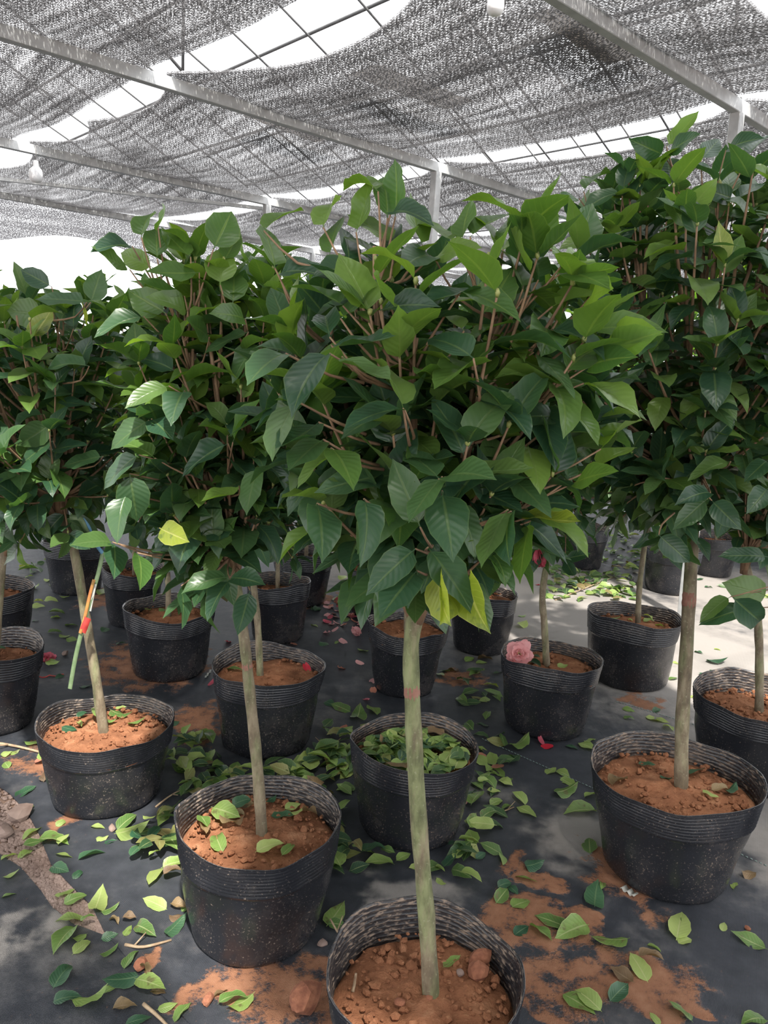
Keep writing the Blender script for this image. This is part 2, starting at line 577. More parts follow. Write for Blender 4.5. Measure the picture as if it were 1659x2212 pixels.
LEAFP = [(0.54, 0.5, 0.25, 0.0, 0.05), (0.50, 0.9, 0.40, 0.15, 0.10), (0.58, 0.25, 0.15, -0.1, 0.08), (0.48, 0.7, 0.55, 0.3, 0.06),
         (0.52, 1.2, 0.30, -0.25, 0.12), (0.56, 0.5, 0.35, 0.1, 0.10), (0.47, 0.3, 0.20, 0.35, 0.05), (0.52, -0.3, 0.30, -0.15, 0.1)]
LEAFM = {}
for mk in ('leaf_dark', 'leaf_young', 'leaf_yellow', 'leaf_fallen', 'leaf_pale', 'leaf_deep', 'leaf_brown'):
    LEAFM[mk] = []
    for i, pr in enumerate(LEAFP):
        pr = list(pr)
        if mk == 'leaf_brown':
            pr[1] *= 1.6
            pr[2] += 0.3
            pr[4] += 0.1
        v, f, uv = leaf_geom(*pr, seed=i)
        LEAFM[mk].append(mesh_from(mk, v, f, M[mk], True, uv))
LOWROWS = [0, 2, 4, 6, 8, 11]
LOWG = [leaf_geom(*pr, seed=i, rows=LOWROWS) for i, pr in enumerate(LEAFP)]


def frame(base, d, nrm, Ls, wx=1.0):
    """4x4 with Y along the leaf, Z its upper face."""
    d = np.asarray(d, float)
    d = d / (np.linalg.norm(d) + 1e-9)
    nrm = np.asarray(nrm, float)
    nrm = nrm - d * (nrm @ d)
    l = np.linalg.norm(nrm)
    if l < 1e-4:
        nrm = np.cross(d, [0.3, 0.8, 0.5])
        l = np.linalg.norm(nrm)
    nrm = nrm / l
    x = np.cross(d, nrm)
    m = np.eye(4)
    m[:3, 0] = x * Ls * wx
    m[:3, 1] = d * Ls
    m[:3, 2] = nrm * Ls
    m[:3, 3] = base
    return m


def merged_leaves(name, mats, mat, seed=0):
    rg = random.Random(seed)
    mb = MB()
    for m in mats:
        v, f, uv = LOWG[rg.randrange(8)]
        a = np.c_[np.array(v), np.ones(len(v))] @ m.T
        mb.add(a[:, :3], f, uv)
    return mb.mesh(name, mat, True, True)


# ------------------------------------------------------------------ the setting: ground
def gp(px, py):
    p = on_z(px, py, 0.0)
    return (p[0], p[1])


def gblob(px, py, wpx, hpx, ang=0.0):
    """an ellipse on the ground from its centre and extent in the photograph"""
    c = on_z(px, py, 0)
    a = on_z(px + wpx, py, 0)
    b = on_z(px, py - hpx, 0)
    return (c[0], c[1], float(np.linalg.norm(a - c)), float(np.linalg.norm(b - c)), math.radians(ang))


SOIL_SPOTS = [gblob(430, 1560, 80, 55), gblob(600, 2110, 150, 70), gblob(520, 2190, 150, 60), gblob(690, 2070, 90, 40), gblob(1340, 1880, 90, 90),
              gblob(1240, 2010, 130, 30, -20), gblob(1150, 1960, 60, 30), gblob(1420, 2150, 150, 60), gblob(1200, 2190, 130, 40), gblob(1390, 1520, 60, 18),
              gblob(1110, 1870, 50, 40), gblob(330, 1430, 170, 70), gblob(240, 1290, 80, 30), gblob(1000, 1465, 80, 25), gblob(640, 1300, 60, 25), gblob(150, 1780, 50, 60),
              gblob(90, 1640, 100, 40), gblob(700, 1290, 25, 20), gblob(1110, 1980, 50, 60), gblob(330, 2060, 40, 30), gblob(640, 2150, 190, 90), gblob(1330, 2120, 250, 80), gblob(1150, 2010, 130, 60), gblob(1130, 2150, 120, 60), gblob(1180, 1900, 60, 40), gblob(1500, 2190, 90, 30), gblob(440, 2160, 110, 60)]
DUST_SUN_SPOTS = [gblob(1250, 1330, 330, 110), gblob(1560, 1430, 230, 110), gblob(1650, 1300, 260, 70), gblob(720, 1220, 90, 50), gblob(1150, 1250, 250, 40), gblob(1250, 1800, 110, 70), gblob(820, 1960, 60, 30), gblob(1620, 1720, 120, 200), gblob(1400, 1400, 300, 110), gblob(40, 2010, 60, 50), gblob(880, 1930, 130, 40)]  # real dust, laid stronger on the walkway so its colour adds sunlit brightness
CLOTH = cloth_material(SOIL_SPOTS, DUST_SUN_SPOTS)


def floor_material():
    m, nt, p, out = new_mat('packed_earth')
    wp = world_pos(nt)
    a = noise_n(nt, wp, 12, 6, 0.65)
    L(nt, ramp(nt, a, [(0.3, (0.12, 0.07, 0.045)), (0.7, (0.30, 0.20, 0.15))]), p.inputs['Base Color'])
    p.inputs['Roughness'].default_value = 0.95
    L(nt, bump_n(nt, a, 0.6, 0.02), p.inputs['Normal'])
    return m


M['earth'] = floor_material()
link('floor', mesh_from('floor', [(-40, -12, -0.012), (40, -12, -0.012), (40, 60, -0.012), (-40, 60, -0.012)], [(0, 1, 2, 3)], M['earth']),
     label='bare packed earth under the ground cloth', cat='ground', kind='structure')


def sheet(name, outline, z, label, th=0.003, sub=0):
    """a thin cloth sheet from a ground outline"""
    n = len(outline)
    v = [(x, y, z) for x, y in outline] + [(x, y, z - th) for x, y in outline]
    f = [tuple(range(n)), tuple(reversed(range(n, 2 * n)))] + [(i, i + n, (i + 1) % n + n, (i + 1) % n) for i in range(n)]
    # orientation
    area = sum(outline[i][0] * outline[(i + 1) % n][1] - outline[(i + 1) % n][0] * outline[i][1] for i in range(n))
    if area < 0:
        f = [tuple(reversed(q)) for q in f]
    return link(name, mesh_from(name, v, f, CLOTH, False), label=label, cat='ground cloth', kind='structure')


edge = [gp(-60, 1660), gp(20, 1712), gp(60, 1755), gp(84, 1800), gp(110, 1865), gp(160, 1918), gp(198, 1955), gp(225, 2010), gp(280, 2075), gp(400, 2200), gp(520, 2330), gp(560, 2500)]
rg = random.Random(3)
main = [(16, -2.0), (16, 30), (-16, 30), (-16, 3.3), (-3.2, 2.6)] + edge + [(edge[-1][0] + 0.2, -2.0)]
sheet('ground_cloth', main, 0.0, 'wide black woven weed mat under the pots')
edge2 = [gp(-80, 1790), gp(0, 1842), gp(44, 1869), gp(88, 1920), gp(111, 1954), gp(155, 1990), gp(235, 2020), gp(320, 2075), gp(480, 2215), gp(600, 2400)]
sheet('ground_cloth', edge2 + [(edge2[-1][0], -2.0), (-16, -2.0), (-16, 2.6), (-3.4, 1.9)], -0.004, 'bluish black weed mat edging the gravel gap')

# stitched marker threads along the cloth
for i, (a, b) in enumerate([((1040, 1595), (1700, 1890)), ((1330, 1515), (1700, 1625))]):
    p0, p1 = on_z(*a, 0.002), on_z(*b, 0.002)
    ln = np.linalg.norm(p1 - p0)
    k = int(ln / 0.012)
    d = (p1 - p0) / ln
    mb = MB()
    for j in range(k):
        c = p0 + d * (j + 0.5) * ln / k
        mb.tube([c - d * 0.0038 + [0, 0, 0], c + [0, 0, 0.001], c + d * 0.0038], 0.0012, 4)
    link('stitched_thread', mb.mesh('stitched_thread', M['thread']), label=['pale green stitched marker thread passing under the wide red-soil pot', 'pale green stitched marker thread behind the tall crowned tree'][i], cat='thread', kind='structure')

# ------------------------------------------------------------------ the setting: roof
ROOFZ = 2.60
P0 = np.array([0.214, 5.48, 0.0])
GRID = 2.0


def uvp(u, v, z):
    return P0 + U * u + V * v + np.array([0, 0, z])


def uv_of(p):
    d = np.asarray(p) - P0
    return float(d @ U), float(d @ V)


def steel_bar(name, a, b, w, h, label, cat, up=(0, 0, 1), mat='steel'):
    a, b = np.asarray(a, float), np.asarray(b, float)
    d = b - a
    ln = np.linalg.norm(d)
    d /= ln
    up = np.asarray(up, float)
    up = up - d * (up @ d)
    up /= np.linalg.norm(up)
    s = np.cross(d, up)
    mb = MB()
    ch = 0.12 * min(w, h)
    prof = [(-w + ch, -h), (w - ch, -h), (w, -h + ch), (w, h - ch), (w - ch, h), (-w + ch, h), (-w, h - ch), (-w, -h + ch)]
    c = (a + b) / 2
    vv = [q + s * x + up * y - c for q in (a, b) for x, y in prof]
    ff = [(i, (i + 1) % 8, (i + 1) % 8 + 8, i + 8) for i in range(8)] + [tuple(reversed(range(8))), tuple(range(8, 16))]
    mb.add(vv, ff)
    o = link(name, mb.mesh(name, M[mat], False), label=label, cat=cat, kind='structure')
    o.location = c
    return o


BEAMV = {-2: 'steel roof beam running over the tallest crown', 0: 'long steel roof beam over the middle post', 2: 'steel roof beam carrying the hanging bulb by the open wall side', 4: 'steel eave beam with the net valance'}
for bv, lab in BEAMV.items():
    steel_bar('roof_beam', uvp(-7, bv, ROOFZ - 0.035), uvp(9, bv, ROOFZ - 0.035), 0.022, 0.03, lab, 'beam')
steel_bar('roof_beam', uvp(-3.9, 4.0, ROOFZ - 0.09), uvp(-0.02, 2.04, ROOFZ - 0.09), 0.014, 0.014, 'thin horizontal brace tube from the eave beam to a post', 'beam')
for (u, v, lab) in [(0, 0, 'square steel post in the middle, net tied at its top'), (0, 2, 'square steel post next to the middle one towards the open wall'),
                    (0, -2, 'square steel post standing behind the tallest crown'), (-2.0, 4, 'square steel post of the open wall with net valance around it'), (4, 0, 'far steel post behind the crowns'), (4, 2, 'far steel post behind the crowns'), (2, 4, 'wall post behind the crowns')]:
    foot = uvp(u, v, 0)
    if (u, v) == (0, -2):
        foot = foot + np.array([0.072, 0, 0])
    steel_bar('steel_post', foot, uvp(u, v, ROOFZ - 0.065), 0.027, 0.027, lab, 'post', up=tuple(U))


def net_band(u0, u1, v0, v1, label, name='ceiling'):
    """two close layers of the same knitted net; the near edge is tied at the beams and scallops between ties"""
    nu, nv = 28, 150
    mb = MB()
    for layer in (0, 1):
        vv, uvs = [], []
        for j in range(nv + 1):
            v = v0 + (v1 - v0) * j / nv
            fr = abs(math.sin(math.pi * (v - 0.0) / GRID))
            tie = abs(math.sin(math.pi * v / GRID * 1.0))
            big = 0.05 + 0.30 * tie ** 0.9
            if v > 0:                       # an extra tie half way on this side
                tie2 = abs(math.sin(math.pi * v / (GRID * 0.5)))
                big = 0.06 + 0.15 * tie2 ** 0.9
            s = u0 + big
            for i in range(nu + 1):
                t = i / nu
                u = s + (u1 - s) * t
                edge_sag = 0.05 * tie * (1 - t) ** 2 + 0.04 * tie * t ** 3
                z = ROOFZ + 0.012 - 0.10 * math.sin(math.pi * t) * (0.35 + 0.65 * fr) - edge_sag + 0.012 * mnoise.noise(Vector((u * 2, v * 2, 3.0)))
                z = min(z, ROOFZ + 0.01) + 0.0
                if fr < 0.06:
                    z = max(z, ROOFZ - 0.002)
                p = uvp(u, v, z + layer * 0.009)
                vv.append(p)
                uvs.append((u, v))
        ff = []
        for j in range(nv):
            for i in range(nu):
                a = j * (nu + 1) + i
                ff.append((a, a + 1, a + nu + 2, a + nu + 1))
        mb.add(vv, ff, uvs)
    return link(name, mb.mesh(name, M['net'], True, True), label=label, cat='shade net', kind='structure')


net_band(-6.2, -4.05, -7, 4.0, 'grey shade net band over the aisle behind the viewer')
net_band(-4.0, -2.03, -7, 4.0, 'pale grey shade net band in front of the wide open strip')
net_band(-2.0, -0.02, -2.52, 4.0, 'grey shade net band ending at the row of steel posts')  # stops short out of view: an opening added to let sun onto the walkway
net_band(0.0, 1.98, -7, 4.0, 'grey shade net band beyond the row of steel posts')
net_band(2.0, 3.98, -7, 4.0, 'distant shade net band, second beyond the posts')
net_band(4.0, 8.0, -7, 4.0, 'farthest shade net band over the end of the rows')

# the doubled strips laid on the net
for i, (a, b, w, lab) in enumerate([((782, 150), (992, 228), 0.11, 'brown doubled strip of net in the middle of the roof'),
                               ((1196, 15), (1362, 126), 0.115, 'brown doubled strip of net beside the steel beam over the tallest crown'),
                               ((545, 244), (702, 304), 0.09, 'faint brown doubled strip of net near the long beam')]):
    pa, pb = on_z(*a, ROOFZ + 0.05), on_z(*b, ROOFZ + 0.05)
    d = (pb - pa) / np.linalg.norm(pb - pa)
    s = np.cross([0, 0, 1], d)
    nn = 10
    mb = MB()
    vv, uvs, ff = [], [], []
    for k in range(nn + 1):
        for q in (-1, 1):
            p = pa + (pb - pa) * k / nn + s * q * w * (1 + 0.1 * math.sin(k * 2.3 + q))
            vv.append(p)
            uvs.append(uv_of(p))
    ff = [(2 * k, 2 * k + 1, 2 * k + 3, 2 * k + 2) for k in range(nn)]
    mb.add(vv, ff, uvs)
    link('net_patch', mb.mesh('net_patch', M['net_thick'], True, True), label=lab, cat='net patch', kind='structure')

# light tube frame above the net: sloping rafters and level purlins
SL = math.tan(math.radians(24))
k = 0
for span, (ua, ub) in enumerate([(-6.0, -2.06), (-1.62, -0.04), (0.36, 1.96), (2.36, 4.0)]):
    v = -6.6
    while v < 3.9:
        mb = MB()
        a, b = uvp(ua, v, ROOFZ + 0.10 + (ub - ua) * SL), uvp(ub, v, ROOFZ + 0.10)
        c = (a + b) / 2
        mb.tube([a - c, b - c], 0.0075, 6)
        o = link('roof_rafter', mb.mesh('roof_rafter', M['rafter']), label='thin sloping rafter tube above the shade net', cat='rafter', group='rafters above the net', kind='structure')
        o.location = c
        v += 0.52 if span else 0.6
    for q in (0.12, 0.42, 0.72):
        u = ua + (ub - ua) * q
        mb = MB()
        z = ROOFZ + 0.12 + (ub - u) * SL
        a, b = uvp(u, -7, z), uvp(u, 4.0, z)
        c = (a + b) / 2
        mb.tube([a - c, b - c], 0.010, 6)
        o = link('roof_purlin', mb.mesh('roof_purlin', M['rafter']), label='level purlin tube above the shade net', cat='purlin', group='purlins above the net', kind='structure')
        o.location = c
# truss above the tie at the beam crossing
for (a, b) in [((395, 152), (398, -160)), ((392, 152), (250, -10)), ((250, -10), (150, -130)), ((960, 210), (968, 100)), ((1590, 70), (1597, -60))]:
    uu, vv_ = uv_of(on_z(*a, ROOFZ + 0.03))
    pa = on_z(*a, ROOFZ + 0.03)
    yy = pa[1]
    pb = on_y(*b, yy - 0.02)
    mb = MB()
    c = (pa + pb) / 2
    mb.tube([pa - c, pb - c], 0.008, 6)
    o = link('roof_strut', mb.mesh('roof_strut', M['rafter']), label='thin strut tube of the truss above the net', cat='strut', group='truss struts above the net', kind='structure')
    o.location = c

# hanging net valance on the open wall (v = 4)
mb = MB()
vv, uvs, ff = [], [], []
nu, nh = 90, 8
for i in range(nu + 1):
    u = -6.0 + 12.0 * i / nu
    ph = (u + 2.0) / 2.0
    drop = 0.34 + 0.10 * math.sin(u * 2.6 + 0.5)
    if -2.11 < u < -1.92:
        drop *= 0.35
    for j in range(nh + 1):
        z = ROOFZ - 0.05 - drop * j / nh
        p = uvp(u, 4.03 + 0.02 * math.sin(u * 9 + j * 0.3), z)
        vv.append(p)
        uvs.append((z, u))
for i in range(nu):
    for j in range(nh):
        a = i * (nh + 1) + j
        ff.append((a, a + 1, a + nh + 2, a + nh + 1))
mb.add(vv, ff, uvs)
link('wall_left', mb.mesh('wall_left', M['net_wall'], True, True), label='short net valance hanging from the eave beam over the open wall', cat='shade net', kind='structure')


# bulbs
def bulb(px, py_cap, py_end, y, label):
    top = on_y(px, py_cap, y)
    bot = on_y(px, py_end, y)
    h = top[2] - bot[2]
    e = link('light_bulb', None, label=label, cat='light bulb')
    e.location = top
    prof = [(0.0, 0.0), (0.10, -0.0), (0.12, -0.10), (0.13, -0.24), (0.16, -0.30), (0.27, -0.40), (0.30, -0.52)]
    glob = [(0.30, -0.52), (0.315, -0.68), (0.30, -0.84), (0.22, -0.95), (0.10, -0.99), (0.0, -1.0)]

    def lathe(pr, name, mat):
        S = 20
        vv = [(r * h * math.cos(2 * math.pi * k / S), r * h * math.sin(2 * math.pi * k / S), z * h) for r, z in pr for k in range(S)]
        ff = [(i * S + k, i * S + (k + 1) % S, (i + 1) * S + (k + 1) % S, (i + 1) * S + k) for i in range(len(pr) - 1) for k in range(S)]
        return link(name, mesh_from(name, vv, ff, mat), e)
    lathe(prof, 'bulb_base', M['bulb'])
    lathe(glob, 'bulb_globe', M['bulb'])
    mb = MB()
    mb.tube([(0, 0, -0.01), (0.004, 0, (ROOFZ - 0.06 - top[2]) * 0.5), (0, 0, ROOFZ - 0.06 - top[2])], 0.003, 6)
    link('cord', mb.mesh('cord', M['wire']), e)


pb1 = on_z(76, 318, ROOFZ - 0.07)
bulb(77, 347, 395, pb1[1], 'white bulb hanging from the roof beam by the open wall')
pb2 = on_z(1085, -90, ROOFZ - 0.07)
bulb(1074, -32, 35, pb2[1], 'white bulb hanging against the pale shade net of the roof middle')

# ------------------------------------------------------------------ pots and trees
POTS = []      # (x, y, rim radius, rim height)


def make_pot(e, rr, rb, h, seed, soil_drop, tilt=0.0):
    rg = random.Random(seed)
    S = 56
    am = [(k, rg.uniform(-1, 1) * a, rg.random() * 6.28) for k, a in ((2, 0.030), (3, 0.020), (4, 0.012), (5, 0.010), (7, 0.006))]
    rim = [(k, rg.uniform(-1, 1) * a, rg.random() * 6.28) for k, a in ((1, 0.012), (2, 0.012), (3, 0.007), (5, 0.004), (9, 0.0025))]
    off = Vector((rg.random() * 50, rg.random() * 50, rg.random() * 50))

    def wob(t, fz):
        return 1 + sum(a * math.cos(k * t + p) for k, a, p in am) * (0.25 + 0.75 * fz)

    def prof(fz):
        r = rb + (rr - rb) * (fz ** 0.85)
        if fz < 0.06:
            r -= rb * 0.05 * (1 - fz / 0.06) ** 2
        return r
    zs = [0, 0.02, 0.05, 0.10, 0.16, 0.23, 0.30, 0.37, 0.44, 0.51, 0.58, 0.64, 0.68]
    rows = [(z, 0.0) for z in zs]
    nr = 9
    for i in range(nr):
        z0 = 0.70 + 0.285 * i / nr
        stp = 0.285 / nr
        rows += [(z0 + stp * 0.10, 0.0), (z0 + stp * 0.5, 0.0036), (z0 + stp * 0.9, 0.0)]
    rows += [(0.990, 0.001), (1.0, 0.0028)]
    v, dust, f, puv = [], [], [], []

    def dent_at(t, fz):
        d = mnoise.noise(Vector((math.cos(t) * 1.7, math.sin(t) * 1.7, fz * 2.2)) + off) * 0.009 + mnoise.noise(Vector((math.cos(t) * 5, math.sin(t) * 5, fz * 6)) + off) * 0.0025
        return d * (1 - abs(fz - 0.45) * 0.9)

    def ring(fz, dr, inner):
        for k in range(S):
            t = 2 * math.pi * k / S
            r = prof(fz) * wob(t, fz) + dr - (0.0022 if inner else 0)
            r += dent_at(t, fz)
            z = fz * h * (1 + (sum(a * math.cos(kk * t + p) for kk, a, p in rim) / 0.27) * fz ** 2)
            v.append((r * math.cos(t), r * math.sin(t), z))
            puv.append((abs(t - math.pi) * rr, z))
            dust.append(1.0 if inner else max(0.0, 0.25 + 0.3 * (1 - fz)) * 0.5)
    for fz, dr in rows:
        ring(fz, dr, False)
    ninner = 0
    inr = [r for r in reversed(rows) if r[0] > 0.50]
    for fz, dr in inr:
        ring(fz, dr, True)
    n = len(rows) + len(inr)
    for i in range(n - 1):
        for k in range(S):
            k2 = (k + 1) % S
            f.append((i * S + k, i * S + k2, (i + 1) * S + k2, (i + 1) * S + k))
    f.append(tuple(reversed(range(S))))
    me = mesh_from('pot', v, f, M['pot'], True, puv)
    at = me.attributes.new('dust', 'FLOAT', 'POINT')
    at.data.foreach_set('value', dust)
    link('pot', me, e)
    # soil
    zf = 1 - soil_drop / h
    R = 14
    sv, sf = [(0, 0, zf * h)], []
    for i in range(1, R + 1):
        for k in range(S):
            t = 2 * math.pi * k / S
            r = (prof(zf) * wob(t, zf) + dent_at(t, zf) - 0.0035) * i / R
            x, y = r * math.cos(t), r * math.sin(t)
            z = zf * h + 0.011 * mnoise.noise(Vector((x * 14, y * 14, 0)) + off) + 0.006 * mnoise.noise(Vector((x * 45, y * 45, 0)) + off) + 0.003 * mnoise.noise(Vector((x * 110, y * 110, 0)) + off) + 0.012 * (1 - (i / R)) - 0.006
            if i == R:
                z -= 0.01
            sv.append((x, y, z))
    for k in range(S):
        sf.append((0, 1 + k, 1 + (k + 1) % S))
    for i in range(R - 1):
        for k in range(S):
            a, b = 1 + i * S + k, 1 + i * S + (k + 1) % S
            sf.append((a, a + S, b + S, b))
    link('soil', mesh_from('soil', sv, sf, M['soil']), e)
    return zf * h


def ico(mb, c, r, rg, squash=0.75):
    t = (1 + 5 ** .5) / 2
    V0 = [(-1, t, 0), (1, t, 0), (-1, -t, 0), (1, -t, 0), (0, -1, t), (0, 1, t), (0, -1, -t), (0, 1, -t), (t, 0, -1), (t, 0, 1), (-t, 0, -1), (-t, 0, 1)]
    F0 = [(0, 11, 5), (0, 5, 1), (0, 1, 7), (0, 7, 10), (0, 10, 11), (1, 5, 9), (5, 11, 4), (11, 10, 2), (10, 7, 6), (7, 1, 8), (3, 9, 4), (3, 4, 2), (3, 2, 6), (3, 6, 8), (3, 8, 9), (4, 9, 5), (2, 4, 11), (6, 2, 10), (8, 6, 7), (9, 8, 1)]
    a = rg.random() * 6.28
    ca, sa = math.cos(a), math.sin(a)
    vv = []
    for x, y, z in V0:
        k = r / 1.9 * rg.uniform(0.75, 1.2)
        x, y, z = x * k * 1.15, y * k * 0.9, z * k * squash
        vv.append((c[0] + x * ca - y * sa, c[1] + x * sa + y * ca, c[2] + z))
    mb.add(vv, F0)


def crumbs(e, zsoil, rr, n, seed, rmax=0.009):
    rg = random.Random(seed)
    mb = MB()
    for _ in range(n):
        a, q = rg.random() * 6.28, math.sqrt(rg.random()) * rr * 0.88
        r = rg.uniform(0.0025, rmax) * (0.5 + rg.random() ** 2)
        ico(mb, (q * math.cos(a), q * math.sin(a), zsoil + 0.004), r, rg)
    o = link('soil_crumbs', mb.mesh('soil_crumbs', M['soil'], False), e)
    o['kind'] = 'stuff'


VASE = [(0, .20), (.12, .46), (.28, .78), (.45, .97), (.6, 1.0), (.78, .98), (.9, .88), (1.0, .60)]


def vase(h):
    for (a, b), (c, d) in zip(VASE, VASE[1:]):
        if h <= c:
            return b + (d - b) * (h - a) / (c - a)
    return VASE[-1][1]


def bez(a, b, c, t):
    return a * (1 - t) ** 2 + b * 2 * t * (1 - t) + c * t * t


def place_leaf(e, m, meshkey, rg, name='leaf', var=None):
    o = bpy.data.objects.new(name, LEAFM[meshkey][rg.randrange(8) if var is None else var])
    COL.objects.link(o)
    o.parent = e
    o.matrix_basis = Matrix(m.tolist())
    return o


HERO = {}


def hero_rows(tree, ox, oy, rows, off, sc=0.33756):
    for r in rows:
        x0, y0, x1, y1, w = r[:5]
        HERO.setdefault(tree, []).append((ox + x0 * sc, oy + y0 * sc, ox + x1 * sc, oy + y1 * sc, w * sc, r[5] if len(r) > 5 else 'd', off))


# single leaves read off the photograph: stalk x, y, tip x, y, breadth, kind (d dark, y young, Y yellow)
hero_rows('B', 0, 420, [(1365, 350, 1490, 95, 260, 'y'), (1410, 580, 1415, 325, 220, 'y'), (1490, 700, 1500, 500, 170, 'y'), (905, 275, 935, 120, 115, 'y'), (1005, 410, 1000, 210, 150, 'y'), (1275, 500, 960, 520, 115, 'y'), (980, 470, 725, 345, 130, 'y'),
                        (830, 480, 620, 385, 90), (1220, 400, 1070, 280, 110, 'y'), (1180, 650, 905, 590, 80, 'y'), (845, 330, 655, 310, 50), (1010, 200, 1090, 110, 45, 'y'), (1060, 760, 830, 620, 190, 'y'), (920, 780, 640, 840, 70), (1200, 750, 1030, 650, 90),
                        (1570, 800, 1430, 740, 100, 'y'), (1590, 880, 1270, 1000, 70), (1340, 910, 1190, 820, 130), (1660, 950, 1460, 1160, 90), (1120, 1130, 870, 1000, 120)], 0.10)
hero_rows('C', 0, 420, [(580, 690, 640, 510, 140), (330, 590, 95, 460, 110), (555, 690, 200, 640, 90), (285, 770, 20, 740, 170), (570, 1100, 220, 1030, 90), (380, 820, 440, 700, 110), (470, 860, 470, 700, 100)], 0.12)
hero_rows('A', 550, 350, [(850, 360, 840, 120, 165, 'y'), (900, 350, 930, 75, 130, 'y'), (790, 190, 655, 65, 80, 'y'), (870, 330, 1055, 265, 45), (890, 520, 640, 325, 120, 'y'), (1075, 535, 990, 305, 120, 'y'), (1280, 510, 1090, 375, 80, 'y'), (1330, 500, 1355, 275, 110, 'y'),
                          (1380, 480, 1595, 280, 100, 'y'), (1580, 590, 1475, 340, 90, 'y'), (1590, 560, 1610, 320, 90, 'y'), (440, 420, 480, 240, 135, 'y'), (480, 600, 515, 345, 110, 'y'), (650, 450, 740, 220, 100, 'y'), (130, 680, 85, 440, 145, 'y'), (60, 440, 215, 285, 80, 'y'),
                          (670, 800, 915, 580, 130, 'y'), (600, 640, 600, 430, 140), (155, 720, 440, 625, 80), (690, 700, 450, 620, 70), (1150, 610, 1385, 525, 70, 'y'), (1130, 600, 1000, 590, 80)], 0.04)
hero_rows('A', 550, 350, [(565, 920, 300, 740, 80, 'y'), (550, 1000, 770, 830, 60, 'y'), (800, 950, 1120, 860, 110), (860, 890, 750, 790, 60, 'y'), (730, 1030, 790, 880, 140, 'y'), (480, 1120, 440, 930, 200), (490, 1170, 895, 1180, 60), (1340, 1080, 1185, 935, 90, 'y'), (1400, 1140, 1580, 990, 70, 'y'), (1320, 830, 1659, 900, 80, 'y')], 0.16)
hero_rows('A', 1099, 240, [(90, 1140, 35, 910, 110), (190, 1080, 190, 895, 150), (330, 1000, 290, 845, 100, 'y'), (280, 1250, 640, 1080, 100, 'y'), (330, 1040, 580, 1040, 70, 'y'), (90, 1200, 400, 1040, 60, 'y'), (520, 1400, 935, 1345, 130, 'y'), (620, 1475, 830, 1400, 150, 'y'), (520, 1190, 600, 1130, 90, 'y'), (270, 1400, 560, 1420, 70)], 0.10)
hero_rows('A', 550, 720, [(480, 130, 210, 345, 150), (560, 150, 825, 345, 110), (200, 130, 0, 200, 100), (960, 490, 620, 500, 60), (950, 480, 860, 190, 100), (1400, 160, 1190, 10, 200), (280, 440, 90, 670, 110), (410, 570, 190, 760, 170), (440, 680, 260, 800, 140), (490, 735, 630, 880, 140, 'y'),
                          (1060, 1240, 880, 790, 230), (1200, 920, 1000, 1140, 130), (1180, 930, 1040, 790, 170), (1220, 920, 1440, 850, 80), (1200, 1010, 1260, 1340, 250), (700, 1060, 760, 1340, 180), (400, 1090, 455, 1330, 200), (1030, 1380, 755, 1605, 200), (1040, 1520, 850, 1730, 200),
                          (1110, 1370, 1370, 1700, 170), (1240, 1560, 1260, 1750, 120, 'Y'), (1380, 1540, 1360, 1770, 130, 'Y'), (1180, 1520, 1160, 1750, 100, 'Y'), (1620, 1130, 1450, 1415, 130), (1640, 1140, 1570, 1370, 110)], 0.24)
hero_rows('A', 1099, 700, [(590, 800, 770, 590, 100, 'y'), (560, 920, 770, 750, 110, 'y'), (120, 770, 200, 1000, 160, 'y'), (410, 1020, 620, 930, 80, 'y'), (380, 1000, 360, 830, 110), (20, 990, 230, 1160, 120), (70, 1210, 380, 1300, 90, 'Y'), (180, 1220, 465, 1320, 110, 'y'), (140, 1260, 50, 1600, 120, 'y'),
                           (310, 600, 10, 560, 130), (640, 170, 835, 80, 190, 'y'), (510, 270, 695, 190, 130, 'y'), (160, 180, 410, 400, 55), (480, 380, 775, 475, 90, 'y'), (330, 540, 545, 605, 70, 'y')], 0.12)
hero_rows('E', 1099, 240, [(990, 280, 775, 180, 115), (1010, 225, 1235, 15, 80, 'y'), (1020, 270, 1150, 170, 60), (480, 515, 615, 305, 70), (730, 500, 770, 310, 105), (720, 525, 440, 565, 60), (780, 580, 890, 330, 70), (1050, 470, 1020, 325, 150), (1090, 520, 1080, 410, 140), (1420, 540, 1400, 365, 110),
                           (1430, 560, 1270, 490, 100), (1435, 670, 1190, 575, 120), (1450, 570, 1659, 400, 70), (1230, 310, 1350, 170, 100), (1530, 290, 1650, 105, 70), (1390, 250, 1530, 170, 60), (450, 560, 245, 590, 45), (150, 750, 290, 595, 50), (570, 790, 300, 870, 80), (660, 860, 820, 660, 100),
                           (1010, 1070, 930, 910, 120), (1190, 1000, 1100, 780, 160), (730, 1100, 960, 1100, 60)], 0.08)
hero_rows('E', 1099, 700, [(1270, 1120, 1035, 1330, 130), (1290, 1080, 1100, 1080, 90), (1300, 1130, 1430, 1260, 130), (1420, 880, 1120, 960, 70), (960, 1350, 1130, 1500, 150)], 0.25)
hero_rows('R', 1099, 700, [(1660, 1490, 1335, 1465, 95), (1659, 870, 1505, 1000, 100), (1659, 1050, 1545, 1185, 120), (1659, 790, 1410, 815, 55)], 0.0)
hero_rows('R', 1099, 1100, [(1660, 560, 1365, 470, 170), (1420, 560, 1190, 710, 90), (1520, 640, 1200, 710, 110), (1430, 560, 1700, 800, 180)], 0.0)
hero_rows('C', 0, 780, [(330, 400, 90, 555, 140), (340, 510, 100, 660, 90), (280, 340, 0, 380, 60), (660, 610, 370, 660, 90)], 0.16)
